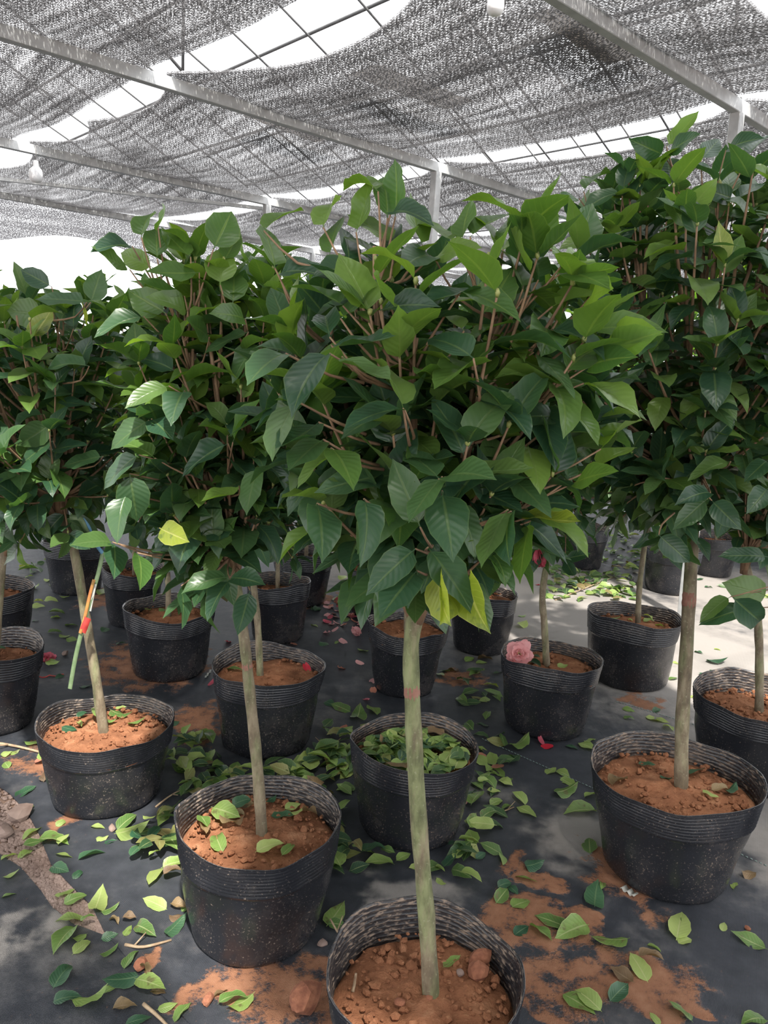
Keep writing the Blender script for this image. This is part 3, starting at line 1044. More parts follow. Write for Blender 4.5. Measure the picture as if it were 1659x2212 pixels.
hero_rows('B', 0, 780, [(890, 600, 595, 805, 110), (830, 720, 885, 1060, 200), (810, 850, 730, 1090, 120), (1460, 530, 1100, 700, 110), (1490, 520, 1640, 170, 55, 'y'), (950, 380, 730, 520, 120), (970, 370, 1095, 470, 120), (990, 620, 790, 480, 110, 'y'), (1080, 160, 855, 230, 100), (1180, 190, 1095, 315, 120),
                        (1530, 800, 1340, 910, 90, 'y'), (1650, 680, 1575, 915, 130)], 0.18)
hero_rows('B', 0, 1100, [(1465, 440, 1215, 450, 100), (1470, 440, 1660, 440, 110), (1470, 450, 1330, 630, 90), (1600, 520, 1530, 770, 150), (720, 210, 545, 190, 90), (730, 215, 745, 385, 110), (1020, 120, 1190, 200, 140, 'Y'), (880, 280, 930, 440, 90, 'y'), (1160, 490, 1190, 700, 45)], 0.14)


def hero_leaf(h, y0, rg):
    """world frame of one such leaf: natural length, foreshortened towards the viewer where it shows short"""
    x0, y0p, x1, y1p, w, kind, off = h
    y = y0 - off
    for _ in range(12):
        A, B = on_y(x0, y0p, y), on_y(x1, y1p, y)
        ln = float(np.linalg.norm(B - A))
        if ln <= 0.128:
            break
        y *= 0.94
    d = B - A
    true = max(ln, rg.uniform(0.085, 0.105))
    tocam = np.array([0, 0, CAMH]) - A
    dist = float(np.linalg.norm(tocam))
    tocam /= dist
    if true > ln * 1.03:
        d = d + tocam * math.sqrt(true ** 2 - ln ** 2) * (0.85 if y1p > y0p - 40 else -0.5)
    d = d / np.linalg.norm(d)
    nf = tocam - d * (tocam @ d)
    nf /= np.linalg.norm(nf)
    sd = np.cross(d, nf)
    wm = w * dist / FPX
    c = wm / (0.53 * true)
    wx = min(1.25, max(0.85, c))
    c = max(0.2, min(1.0, c / wx))
    q = math.sqrt(1 - c * c)
    n1, n2 = nf * c + sd * q, nf * c - sd * q
    nrm = n1 if n1[2] > n2[2] else n2
    return frame(A, d, nrm, true * 0.97, wx), kind, A, d, project((A + B) / 2), 0.5 * math.hypot(x1 - x0, y1p - y0p)


def make_tree(spec):
    """spec: rim pixel and width of the pot, trunk pixels, crown box in pixels"""
    rg = random.Random(spec['seed'])
    rx, ry, wpx = spec['rim']
    h = spec.get('h', 0.27)
    c = on_z(rx, ry, h)
    dep = project(c)[2]
    rr = wpx * dep / FPX / 2
    rb = rr * spec.get('taper', 0.78)
    e = link('potted_camellia', None, label=spec['label'], cat='potted tree', group=spec.get('group'))
    e.location = (c[0], c[1], 0.0)
    org = np.array([c[0], c[1], 0.0])
    zs = make_pot(e, rr, rb, h, spec['seed'], spec.get('drop', 0.045))
    POTS.append((c[0], c[1], rr, h, zs, e, rb))
    near = c[1] < 3.4
    crumbs(e, zs, rr, 260 if c[1] < 2.4 else 90, spec['seed'] + 5)
    if 'trunk' not in spec:
        return e
    # trunk
    y0 = c[1]
    tp = [on_y(px, py, y0) - org for px, py in spec['trunk']]
    tp[0][2] = zs
    b0 = tp[0].copy()
    b0[2] = zs - 0.03
    path = smooth_path([b0] + tp, 26)
    r0 = spec.get('tr', 0.015)
    radii = []
    for i, q in enumerate(path):
        t = i / (len(path) - 1)
        k = r0 * (1.0 - 0.22 * t) * (1 + 0.05 * math.sin(i * 1.7 + spec['seed']))
        if t < 0.08:
            k *= 1.12
        if t > 0.86:
            k *= 1 + 1.2 * (t - 0.86)
        radii.append(k)
    mb = MB()
    mb.tube(path, radii, 12, 0.035, rg)
    tr = link('trunk', mb.mesh('trunk', M[spec.get('bark', 'bark')]), e)
    if spec.get('mark'):
        mp_ = spec['mark']
        i0 = min(range(len(path)), key=lambda i: abs((path[i] + org)[2] - on_y(*mp_, y0)[2]))
        sub = path[max(0, i0 - 1):i0 + 2]
        sub = smooth_path([sub[0] * 0.45 + sub[1] * 0.55, sub[1], sub[1] * 0.5 + sub[-1] * 0.5], 4)
        mb = MB()
        rk = radii[i0] * 1.015
        mb.tube(sub, [rk * 0.93, rk, rk * 1.01, rk, rk * 0.93], 14, 0.05, rg)
        link('paint_mark', mb.mesh('paint_mark', M['paint_red']), tr, label='faded red paint mark on the bark')
    fork = path[-1]
    TP = np.array(path)
    # crown
    cl, cr, ct, cb = spec['crown']
    top = on_y((cl + cr) / 2, ct, y0)
    bot = on_y((cl + cr) / 2, cb, y0)
    ctr = on_y((cl + cr) / 2, (ct + cb) / 2, y0) - org
    zt, zb = top[2], bot[2]
    R = abs(on_y(cr, 800, y0)[0] - on_y(cl, 800, y0)[0]) / 2
    Rin = R - 0.055
    axis_x, axis_y = ctr[0], spec.get('cy', 0.0)
    nl = spec.get('limbs', 8)
    limbs = []
    for k in range(nl):
        az = 2 * math.pi * (k + 0.35 * rg.random()) / nl
        hh = rg.uniform(0.62, 0.92)
        ro = Rin * vase(hh) * rg.uniform(0.35, 0.75)
        end = np.array([axis_x + ro * math.cos(az), axis_y + ro * math.sin(az) * 0.9, zb + (zt - zb) * hh])
        ctl = fork + np.array([math.cos(az) * ro * 0.55, math.sin(az) * ro * 0.5, (end[2] - fork[2]) * 0.35])
        limbs.append((az, fork + np.array([math.cos(az), math.sin(az), 0]) * r0 * 0.3 - np.array([0, 0, 0.015 * (k % 3)]), ctl, end))
    # twig tips
    nt = spec.get('twigs', 48)
    leaves = []
    branch_mb = [MB() for _ in limbs]
    lr = r0 * 0.60
    for k, (az, a, b, c2) in enumerate(limbs):
        pts = [bez(a, b, c2, t / 9) for t in range(10)]
        pts = [p + np.array([mnoise.noise(Vector((t * .7, k, 1.0 + spec['seed']))), mnoise.noise(Vector((t * .7, k, 9.0 + spec['seed']))), 0]) * 0.012 * min(1, t / 3) for t, p in enumerate(pts)]
        branch_mb[k].tube(pts, [lr * (1 - 0.72 * t / 9) for t in range(10)], 7)
    buds = MB()
    for i in range(nt):
        hh = 0.06 + 0.94 * ((i + 0.5 * rg.random()) / nt) ** 0.82
        az = i * 2.39996 + rg.uniform(-0.3, 0.3)
        q = 1.0 if rg.random() < 0.7 else rg.uniform(0.4, 0.9)
        q *= rg.uniform(0.88, 1.06)
        rad = Rin * vase(hh) * q
        tip = np.array([axis_x + rad * math.cos(az), axis_y + rad * math.sin(az) * 0.92, zb + (zt - zb - 0.05) * hh + 0.02 * rg.uniform(-1, 1)])
        if q < 0.85 and hh > 0.7:
            tip[2] = zb + (zt - zb) * rg.uniform(0.8, 0.97)
        # the limb that starts lowest and nearest
        best = min(range(nl), key=lambda j: abs((limbs[j][0] - az + math.pi) % (2 * math.pi) - math.pi) + rg.random() * 0.3)
        _, a, b, c2 = limbs[best]
        s = max(0.12, min(0.95, (tip[2] - 0.16 - a[2]) / max(0.05, c2[2] - a[2]) * rg.uniform(0.7, 1.0)))
        st = bez(a, b, c2, s)
        dv = tip - st
        ln = np.linalg.norm(dv)
        if ln < 0.06:
            continue
        ctl = st + dv * 0.5 + np.array([dv[0] * 0.10, dv[1] * 0.10, -0.04 * ln if tip[2] > st[2] else 0.10 * ln])
        nn = 7
        pts = [bez(st, ctl, tip, t / nn) for t in range(nn + 1)]
        branch_mb[best].tube(pts, [lr * (0.42 - 0.30 * t / nn) + 0.0004 for t in range(nn + 1)], 5)
        # leaves along the outer part
        lsp = 0.021
        usable = min(ln * 0.75, 0.17)
        cnt = max(4, int(usable / lsp))
        ph = rg.random() * 6.28
        for j in range(cnt + 3):
            term = j >= cnt - 1
            t = 1 - usable / ln * (1 - min(1.0, j / max(1, cnt)))
            t = max(0.1, min(1.0, t))
            p = bez(st, ctl, tip, t)
            d = bez(st, ctl, tip, min(1, t + 0.02)) - bez(st, ctl, tip, max(0, t - 0.02))
            d /= np.linalg.norm(d) + 1e-9
            ph += 2.4
            a1 = np.cross(d, [0.21, 0.35, 0.9])
            a1 /= np.linalg.norm(a1) + 1e-9
            a2 = np.cross(d, a1)
            rdl = a1 * math.cos(ph) + a2 * math.sin(ph)
            spread = math.radians(rg.uniform(28, 55) if term else rg.uniform(48, 80))
            ld = d * math.cos(spread) + rdl * math.sin(spread)
            ld[2] += 0.10 if term else -0.12
            for tq in (0.035, 0.065, 0.095):
                qq = p + ld / np.linalg.norm(ld) * tq
                dd = TP - qq
                kk = int(np.argmin((dd ** 2).sum(1)))
                if (dd[kk] ** 2).sum() < (r0 + 0.020) ** 2:
                    away = p - TP[kk]
                    away[2] = 0
                    na = np.linalg.norm(away)
                    away = away / na if na > 0.004 else np.array([math.cos(ph), math.sin(ph), 0])
                    ld = away * 0.85 + np.array([0, 0, 0.25])
                    break
            size = rg.uniform(0.078, 0.112) * spec.get('lsize', 1.0) * (0.9 if term else 1.0)
            nrm = np.array([0, 0, 1.0]) * 0.8 + d * 0.55 + np.array([rg.uniform(-.35, .35), rg.uniform(-.35, .35), 0])
            if abs(ld[2]) / np.linalg.norm(ld) > 0.85:
                nrm = d - rdl * 1.2
            m = frame(p, ld, nrm, size, rg.uniform(0.85, 1.12))
            leaves.append((m, hh, term))
        ico(buds, tip + np.array([0, 0, 0.002]), 0.0034, rg, 1.8)
    for k, b in enumerate(branch_mb):
        link('branch', b.mesh('branch', M['twig']), e)
    link('leaf_buds', buds.mesh('leaf_buds', M['bud']), e, kind='stuff')
    heroes = [hero_leaf(h_, y0, rg) for h_ in HERO.get(spec.get('id'), [])]
    if heroes:
        for hm, kind, A, d, pc, pr in heroes:
            Al = A - org
            hm = hm.copy()
            hm[:3, 3] = Al
            place_leaf(e, hm, {'d': 'leaf_dark', 'y': 'leaf_young', 'Y': 'leaf_yellow'}[kind], rg, var=rg.choice([0, 0, 2, 2, 5, 7, 1]))
            cand = [bez(a_, b_, c_, t_ / 12) for (_, a_, b_, c_) in limbs for t_ in range(1, 12)]
            q2 = min(cand, key=lambda q_: np.linalg.norm(q_ - Al) + (0.5 if q_[2] > Al[2] - 0.05 else 0.0))
            gap = float(np.linalg.norm(q2 - Al))
            rch = spec.get('reach', 0.12)
            if gap > rch:
                q2 = Al + (q2 - Al) * rch / gap
            q1 = (Al + q2) / 2 - np.array([0, 0, 0.010]) - d * 0.012
            hb = MB()
            hb.tube(smooth_path([Al, q1, q2], 4), [0.0012, 0.0016, 0.002, 0.0023, 0.0026], 5)
            link('twig', hb.mesh('twig', M['twig']), e)
        kept = []
        for lf in leaves:
            w = lf[0][:3, 3] + lf[0][:3, 1] * 0.5 + org
            px, py, dpt = project(w)
            if any(dpt < hp[4][2] + 0.02 and math.hypot(px - hp[4][0], py - hp[4][1]) < hp[5] * 0.8 for hp in heroes):
                continue
            kept.append(lf)
        leaves = kept
    # largest-showing leaves become parts, the rest one foliage mesh
    lim = spec.get('singles', 0)
    sc = []
    for m, hh, term in leaves:
        w = m[:3, 3] + m[:3, 1] * 0.5 + org
        px, py, dpt = project(w)
        inside = -30 < px < IMW + 30 and -30 < py < 2240
        sc.append((0 if inside else 1, dpt if dpt > 0.25 else 99))
    order = sorted(range(len(leaves)), key=lambda i: sc[i])
    rest = []
    top_y = spec.get('young', 0.72)
    for n_, i in enumerate(order):
        m, hh, term = leaves[i]
        if sc[i][1] > 90 or sc[i][1] < spec.get('mind', 0.0):
            continue
        young = hh > top_y and (term or rg.random() < 0.5) or rg.random() < 0.10
        if n_ < lim:
            key = 'leaf_young' if young else 'leaf_dark'
            if rg.random() < spec.get('yel', 0.008):
                key = 'leaf_yellow'
            place_leaf(e, m, key, rg)
        else:
            rest.append(m)
    if rest:
        link('foliage', merged_leaves('foliage', rest, M['leaf_dark'], spec['seed']), e, kind='stuff')
    return e


TREES = {
    'A': dict(rim=(920, 2090, 416), h=0.26, drop=0.055, trunk=[(931, 2150), (922, 1990), (905, 1780), (893, 1560), (888, 1400), (903, 1300)], tr=0.0152, mark=(890, 1500),
              crown=(520, 1370, 490, 1255), twigs=98, limbs=10, singles=215, seed=11, bark='bark_moss',  young=0.6, mind=0.62,
              label='camellia tree with thick green-mossed trunk in the pot of bare crumbly red soil'),
    'B': dict(rim=(560, 1760, 348), h=0.27, drop=0.05, trunk=[(566, 1800), (556, 1660), (540, 1500), (526, 1370), (505, 1240)], tr=0.0138, mark=(524, 1430),
              crown=(235, 690, 545, 1310), twigs=84, limbs=8, singles=230, seed=12, young=0.62, mind=0.8,
              label='camellia tree whose pot holds curled dead leaves on red clay, beside the gravel gap'),
    'C': dict(rim=(228, 1555, 278), h=0.225, drop=0.04, trunk=[(224, 1570), (208, 1470), (186, 1340), (160, 1190), (128, 1110)], tr=0.0150,
              crown=(-190, 330, 575, 1210), twigs=78, limbs=8, singles=240, seed=13, young=0.75,
              label='leaning camellia tree with the coloured ribbon hanging beside its trunk'),
    'D': dict(rim=(895, 1600, 272), h=0.25, drop=0.052, trunk=[(892, 1640), (888, 1500), (885, 1330), (890, 1250)], tr=0.011,
              crown=(650, 1150, 640, 1230), twigs=66, limbs=7, singles=150, seed=14,
              label='camellia tree in the pot filled to the brim with green leaf clippings'),
    'E': dict(rim=(1462, 1663, 345), h=0.28, drop=0.05, trunk=[(1469, 1715), (1474, 1560), (1484, 1380), (1494, 1200), (1500, 1060)], tr=0.0185, mark=(1494, 1285),
              crown=(1150, 1800, 345, 1190), twigs=125, limbs=11, singles=250, seed=15, young=0.85, taper=0.73,
              label='tallest camellia tree, its brown trunk marked red, in the widest red-soil pot'),
    'F': dict(rim=(580, 1433, 237), drop=0.045, trunk=[(562, 1460), (556, 1340), (545, 1230), (548, 1170)], tr=0.0125, crown=(370, 800, 545, 1230), twigs=64, limbs=7, singles=120, seed=16,
              label='camellia tree whose pot of red clay has one bright red petal at the rim'),
    'G': dict(rim=(1190, 1413, 212), drop=0.045, trunk=[(1181, 1432), (1176, 1350), (1172, 1280), (1187, 1190), (1205, 1110)], tr=0.0135, crown=(1000, 1390, 600, 1240), twigs=66, limbs=7, singles=150, seed=17,
              label='crooked camellia tree with a pink bloom lying on its pot rim'),
    'H': dict(rim=(1372, 1325, 190), h=0.29, drop=0.055, trunk=[(1378, 1348), (1382, 1260), (1396, 1150), (1402, 1070)], tr=0.013, crown=(1190, 1620, 560, 1200), twigs=66, limbs=7, singles=110, seed=18, taper=0.84,
              label='camellia tree with a slim olive trunk standing on the dusty sunlit cloth'),
    'I': dict(rim=(367, 1308, 191), drop=0.05, trunk=[(364, 1325), (362, 1240), (352, 1150), (350, 1090)], tr=0.012, crown=(190, 560, 600, 1250), twigs=64, limbs=7, singles=100, seed=19,
              label='camellia tree in the shiny creased pot behind the ribboned tree'),
    'J': dict(rim=(880, 1345, 176), drop=0.035, trunk=[(878, 1355), (880, 1260), (872, 1180)], tr=0.012, crown=(720, 1060, 640, 1200), twigs=58, limbs=6, singles=60, seed=20, taper=0.7,
              label='camellia tree in the pot with faded pink petals heaped at its side'),
    'K': dict(rim=(1642, 1500, 262), h=0.28, drop=0.06, trunk=[(1642, 1525), (1640, 1400), (1632, 1290), (1610, 1220)], tr=0.0145, crown=(1500, 1880, 430, 1240), twigs=70, limbs=7, singles=120, seed=21,
              label='camellia tree in the deep ribbed pot behind the widest red-soil pot'),
    'L': dict(rim=(1046, 1277, 144), drop=0.04, trunk=[(1054, 1280), (1053, 1210), (1050, 1130)], tr=0.011, crown=(900, 1200, 660, 1190), twigs=56, limbs=6, singles=50, seed=22,
              label='camellia tree in the pot of coarse pale-lit clay crumbs'),
    'N': dict(rim=(-20, 1395, 205), drop=0.05, trunk=[(-10, 1410), (0, 1300), (10, 1180)], tr=0.012, crown=(-220, 170, 590, 1180), twigs=58, limbs=6, singles=60, seed=23,
              label='camellia tree in the pot beside the fallen rose-pink bloom'),
    'M': dict(rim=(-12, 1268, 158), drop=0.05, trunk=[(-10, 1275), (-5, 1200), (0, 1110)], tr=0.012, crown=(-170, 150, 600, 1150), twigs=56, limbs=6, singles=50, seed=24,
              label='camellia tree in the dusty rimmed pot two back from the ribboned tree'),
    'O': dict(rim=(603, 1252, 136), drop=0.06, trunk=[(600, 1262), (600, 1200), (596, 1130)], tr=0.011, crown=(450, 760, 640, 1190), twigs=54, limbs=6, singles=40, seed=25,
              label='camellia tree behind the red-petal pot, its own pot edged with clay dust'),
    'P': dict(rim=(655, 1192, 128), drop=0.05, trunk=[(662, 1195), (663, 1140), (662, 1080)], tr=0.011, crown=(520, 800, 650, 1140), twigs=52, limbs=6, singles=30, seed=26,
              label='camellia tree in the pot by the pale yellow fallen leaves'),
    'Q': dict(rim=(163, 1165, 128), drop=0.04, trunk=[(165, 1165), (162, 1110), (160, 1050)], tr=0.011, crown=(20, 310, 640, 1130), twigs=52, limbs=6, singles=30, seed=27,
              label='camellia tree two rows behind the ribboned leaning tree'),
    'Y': dict(rim=(288, 1222, 130), drop=0.05, trunk=[(290, 1225), (290, 1160), (288, 1090)], tr=0.011, crown=(150, 430, 640, 1150), twigs=52, limbs=6, singles=30, seed=28,
              label='camellia tree behind the shiny creased pot'),
    'S': dict(rim=(812, 1216, 118), drop=0.035, trunk=[(812, 1220), (812, 1160), (810, 1090)], tr=0.011, crown=(680, 940, 650, 1150), twigs=52, limbs=6, singles=30, seed=29,
              label='camellia tree in the narrow pot behind the heaped pink petals'),
    'Ub': dict(rim=(1263, 1138, 104), drop=0.05, trunk=[(1262, 1140), (1262, 1090), (1262, 1040)], tr=0.012, crown=(1150, 1390, 640, 1100), twigs=50, limbs=6, singles=25, seed=30,
               label='camellia tree in the scuffed pot behind the heap of cut green twigs'),
    'Vb': dict(rim=(1455, 1182, 122), drop=0.05, trunk=[(1450, 1185), (1450, 1120), (1450, 1060)], tr=0.011, crown=(1320, 1590, 620, 1130), twigs=52, limbs=6, singles=30, seed=31,
               label='camellia tree in the bluish black pot behind the tallest trunk'),
    'W': dict(rim=(1548, 1155, 100), drop=0.05, trunk=[(1548, 1158), (1548, 1100), (1548, 1050)], tr=0.011, crown=(1430, 1680, 640, 1110), twigs=50, limbs=6, singles=25, seed=32,
              label='camellia tree next to the bluish black pot, a little smaller'),
    'X': dict(rim=(1028, 1112, 92), drop=0.05, trunk=[(1045, 1112), (1047, 1070), (1047, 1000)], tr=0.010, crown=(910, 1150, 660, 1080), twigs=50, limbs=6, singles=25, seed=33,
              label='camellia tree in the far pot seen between the mossy trunk and the crooked one'),
    'R': dict(rim=(2190, 1790, 370), h=0.27, drop=0.05, trunk=[(2190, 1820), (2185, 1620), (2175, 1420), (2160, 1270)], tr=0.015, crown=(1930, 2420, 470, 1240), twigs=60, limbs=7, singles=10, seed=35, reach=0.6,
              label='camellia tree showing only a spray of big leaves beside the tallest trunk'),
    'Z': dict(rim=(1650, 1115, 100), drop=0.05, trunk=[(1650, 1118), (1648, 1060), (1648, 1020)], tr=0.011, crown=(1520, 1790, 600, 1070), twigs=50, limbs=6, singles=25, seed=34,
              label='camellia tree beyond the deep ribbed pot'),
}
for _k in TREES:
    TREES[_k]['id'] = _k
TREE = {k: make_tree(s) for k, s in TREES.items()}
# more trees of the same plantation, farther back, mostly hidden by these
k = 40
for (x, y) in [(-3.3, 5.2), (-2.4, 5.6), (-1.3, 5.3), (-0.3, 5.6), (0.6, 6.4), (1.4, 7.0), (2.8, 7.3), (3.6, 6.6), (3.0, 5.0), (-4.2, 6.6), (-2.9, 7.2), (-1.6, 7.4), (-0.2, 7.7), (2.2, 8.3), (4.4, 8.0), (3.5, 8.8), (0.9, 8.8), (-5.2, 8.0)]:
    rim = project((x, y, 0.27))
    t1 = project((x, y, 0.6))
    t2 = project((x, y, 0.75))
    ct = project((x, y, 1.55 + 0.18 * math.sin(k * 2.1)))
    cb = project((x, y, 0.62))
    rpx = 0.40 * FPX / rim[2]
    make_tree(dict(rim=(rim[0], rim[1], 0.34 * FPX / rim[2]), drop=0.05, trunk=[(rim[0], rim[1] + 2), t1[:2], t2[:2]], tr=0.012,
                   crown=(ct[0] - rpx, ct[0] + rpx, ct[1], cb[1]), twigs=60, limbs=5, singles=0, seed=k, lsize=1.1,
                   label='camellia tree in the far rows of the shade house', group='far rows of potted camellias'))
    k += 1

# ------------------------------------------------------------------ fallen leaves
from mathutils.bvhtree import BVHTree
bpy.context.view_layer.update()
HEAP = {}          # height of what already lies in each 8 mm cell
HCELL = 0.008


def stem_of(o):
    return o.name.split('.')[0]


def world_bvh(objs):
    vs, ps = [], []
    for o in objs:
        b = len(vs)
        mw_ = o.matrix_world
        vs.extend([mw_ @ v_.co for v_ in o.data.vertices])
        ps.extend([tuple(b + i for i in q.vertices) for q in o.data.polygons])
    return BVHTree.FromPolygons(vs, ps)


GROUND = world_bvh([o for o in bpy.data.objects if o.type == 'MESH' and stem_of(o) in ('floor', 'ground_cloth', 'soil', 'soil_crumbs')])
POTB = []
for q in POTS:
    kids = list(q[5].children)
    POTB.append((q, world_bvh([o for o in kids if stem_of(o) == 'pot']), world_bvh([o for o in kids if stem_of(o) == 'trunk']) if any(stem_of(o) == 'trunk' for o in kids) else None,
                 next((o for o in kids if stem_of(o) == 'trunk'), None)))


def ground_z(x, y, z):
    h = GROUND.ray_cast(Vector((x, y, z + 0.06)), Vector((0, 0, -1)), 1.0)
    return h[0].z if h[0] else 0.0


def samples(V, F):
    V = np.asarray(V, float)
    return np.vstack([V, np.array([V[list(f)].mean(0) for f in F])])


def wpts(m, P):
    return P @ m[:3, :3].T + m[:3, 3]


def clear_pots(m, V, F):
    """slide a small thing sideways until it no longer cuts a pot wall or a trunk"""
    for _ in range(40):
        W = wpts(m, V)
        c = W.mean(0)
        near = [q for q in POTB if math.hypot(q[0][0] - c[0], q[0][1] - c[1]) < q[0][2] + 0.12]
        if not near:
            break
        t = BVHTree.FromPolygons([Vector(w) for w in W], F)
        mv = None
        for q, pb_, tb_, to_ in near:
            dv = c[:2] - np.array([q[0], q[1]])
            r = np.linalg.norm(dv) + 1e-6
            if t.overlap(pb_):
                inside = c[2] > 0.5 * q[3] and r < q[2]
                mv = dv / r * (-0.004 if inside else 0.004)
            elif tb_ is not None and t.overlap(tb_):
                near_v = min((to_.matrix_world @ v_.co for v_ in to_.data.vertices), key=lambda v_: abs(v_.z - c[2]) + 0.0)
                ax_ = [to_.matrix_world @ v_.co for v_ in to_.data.vertices if abs((to_.matrix_world @ v_.co).z - c[2]) < 0.03] or [near_v]
                ax_ = np.array([[a_.x, a_.y] for a_ in ax_]).mean(0)
                dv = c[:2] - ax_
                mv = dv / (np.linalg.norm(dv) + 1e-6) * 0.004
            if mv is not None:
                break
        if mv is None:
            break
        m[:2, 3] += mv
    return m


def rest(m, V, F, level=True, cap=0.05, lean=0.0, heap=True):
    """lay a small thing down: chord level, touching the ground or soil, or what already lies there"""
    V = np.asarray(V, float)
    P = samples(V, F)
    if level:
        a, b = wpts(m, np.array([[0.0, 0, 0]]))[0], wpts(m, V[-2:-1])[0]
        dh = b[:2] - a[:2]
        h = np.linalg.norm(dh)
        if h > 0.008:
            ang = math.atan2(b[2] - a[2], h) - lean
            ax_ = Vector((dh[1] / h, -dh[0] / h, 0))
            R3 = np.array(Matrix.Rotation(-ang, 3, ax_))
            m[:3, :3] = R3 @ m[:3, :3]
    for k_ in range(2):
        W = wpts(m, P)
        g = np.array([ground_z(w[0], w[1], max(w[2], 0.0)) for w in W])
        dz = float((g - W[:, 2]).max()) - 0.0008
        if heap:
            hm = np.array([HEAP.get((int(w[0] // HCELL), int(w[1] // HCELL)), -9.0) for w in W])
            ok = hm > -5
            if ok.any():
                dz2 = float(np.percentile(hm[ok] - W[ok, 2], 85))
                dz = max(dz, min(dz2, dz + cap))
        m[2, 3] += dz
        clear_pots(m, V, F)
    W = wpts(m, P)
    for w in W:
        c_ = (int(w[0] // HCELL), int(w[1] // HCELL))
        HEAP[c_] = max(HEAP.get(c_, -9.0), w[2] + 0.0005)
    return m


TO_REST = []
GREENISH = {'g': 'leaf_fallen', 'y': 'leaf_pale', 'd': 'leaf_deep', 'o': 'leaf_fallen', 'b': 'leaf_brown', 'Y': 'leaf_yellow'}
WORD = {'leaf_fallen': 'green', 'leaf_pale': 'pale green', 'leaf_deep': 'dark green', 'leaf_brown': 'brown', 'leaf_yellow': 'yellow'}
lrg = random.Random(99)
NFALL = 0


def in_pot(x, y, m=0.0):
    for (px, py, rr, h, zs, e, rb) in POTS:
        if (x - px) ** 2 + (y - py) ** 2 < (rb + m) ** 2:
            return True
    return False


SHORT = {'A': 'the mossy-trunk pot', 'B': 'the pot with dead leaves', 'C': 'the ribboned tree', 'D': 'the clippings pot', 'E': 'the widest red-soil pot', 'F': 'the red-petal pot', 'G': 'the pot with the pink bloom',
         'H': 'the slim olive trunk', 'I': 'the shiny creased pot', 'J': 'the petal heap', 'K': 'the deep ribbed pot', 'L': 'the pale-crumb pot'}
SHAPE = ['arched', 'creased', 'flat', 'folded', 'curled', 'wavy', 'narrow', 'upturned']


def beside(x, y):
    best, bd = None, 9
    for k_, t in SHORT.items():
        q = next(q for q in POTS if q[5] is TREE[k_])
        d = math.hypot(q[0] - x, q[1] - y) - q[6]
        if d < bd:
            best, bd = k_, d
    return SHORT[best], bd


def fallen(a, b, key, where, z=0.004, lift=0.0, name='fallen_leaf', hw=None):
    """a leaf lying from pixel a (stalk) to pixel b (tip) on the level z"""
    global NFALL
    A, B = on_z(*a, z), on_z(*b, z)
    ln = float(np.linalg.norm(B - A))
    if ln > 0.125:
        B = A + (B - A) * 0.115 / ln
    for (qx, qy, qr, qh, qz, qe, qb) in POTS:
        for P_ in (A, B, (A + B) / 2):
            v_ = np.array([P_[0] - qx, P_[1] - qy, 0.0])
            r_ = float(np.linalg.norm(v_)) + 1e-6
            if z < 0.02 and r_ < qb + 0.022:
                mv = v_ / r_ * (qb + 0.022 - r_)
                A, B = A + mv, B + mv
            elif z > 0.05 and abs(qz - z) < 0.02 and r_ < qr + 0.05:
                lim_ = qr * 0.86 - 0.008
                if r_ > lim_:
                    mv = -v_ / r_ * (r_ - lim_)
                    A, B = A + mv, B + mv
    d = B - A
    ln = max(0.035, float(np.linalg.norm(d)))
    tilt = lrg.uniform(-0.45, 0.45)
    side = np.cross([0, 0, 1.0], d / ln)
    nrm = np.array([0, 0, 1.0]) + side * tilt
    under = lrg.random() < 0.25
    if under:
        nrm = -nrm
    A = A.copy()
    A[2] += 0.006 + lift + abs(tilt) * 0.010
    d[2] += lrg.uniform(-0.003, 0.012)
    mk = GREENISH[key]
    m = frame(A, d, nrm, ln, lrg.uniform(0.85, 1.1))
    var = lrg.randrange(8)
    size = 'small ' if ln < 0.062 else ('large ' if ln > 0.092 else '')
    if z < 0.02:
        nb, bd = beside(A[0], A[1])
        spot = ('touching ' if bd < 0.03 else 'close by ' if bd < 0.12 else 'a step from ' if bd < 0.3 else 'out from ') + nb
        grp = 'fallen leaves around ' + nb
    else:
        spot, grp = where, 'fallen leaves ' + where
    lab = size + SHAPE[var] + ' ' + WORD[mk] + ' fallen leaf' + (', underside up, ' if under else ' ') + spot
    o = link(name, LEAFM[mk][var], None, lab, 'leaf', grp, mat=Matrix(m.tolist()))
    NFALL += 1
    TO_REST.append(o)
    return o


def batch(ox, oy, items, where, z=0.0, sc=0.33756, lift=0.0):
    for it in items:
        (x0, y0, x1, y1, k) = it
        fallen((ox + x0 * sc, oy + y0 * sc), (ox + x1 * sc, oy + y1 * sc), k, where, z, lift)


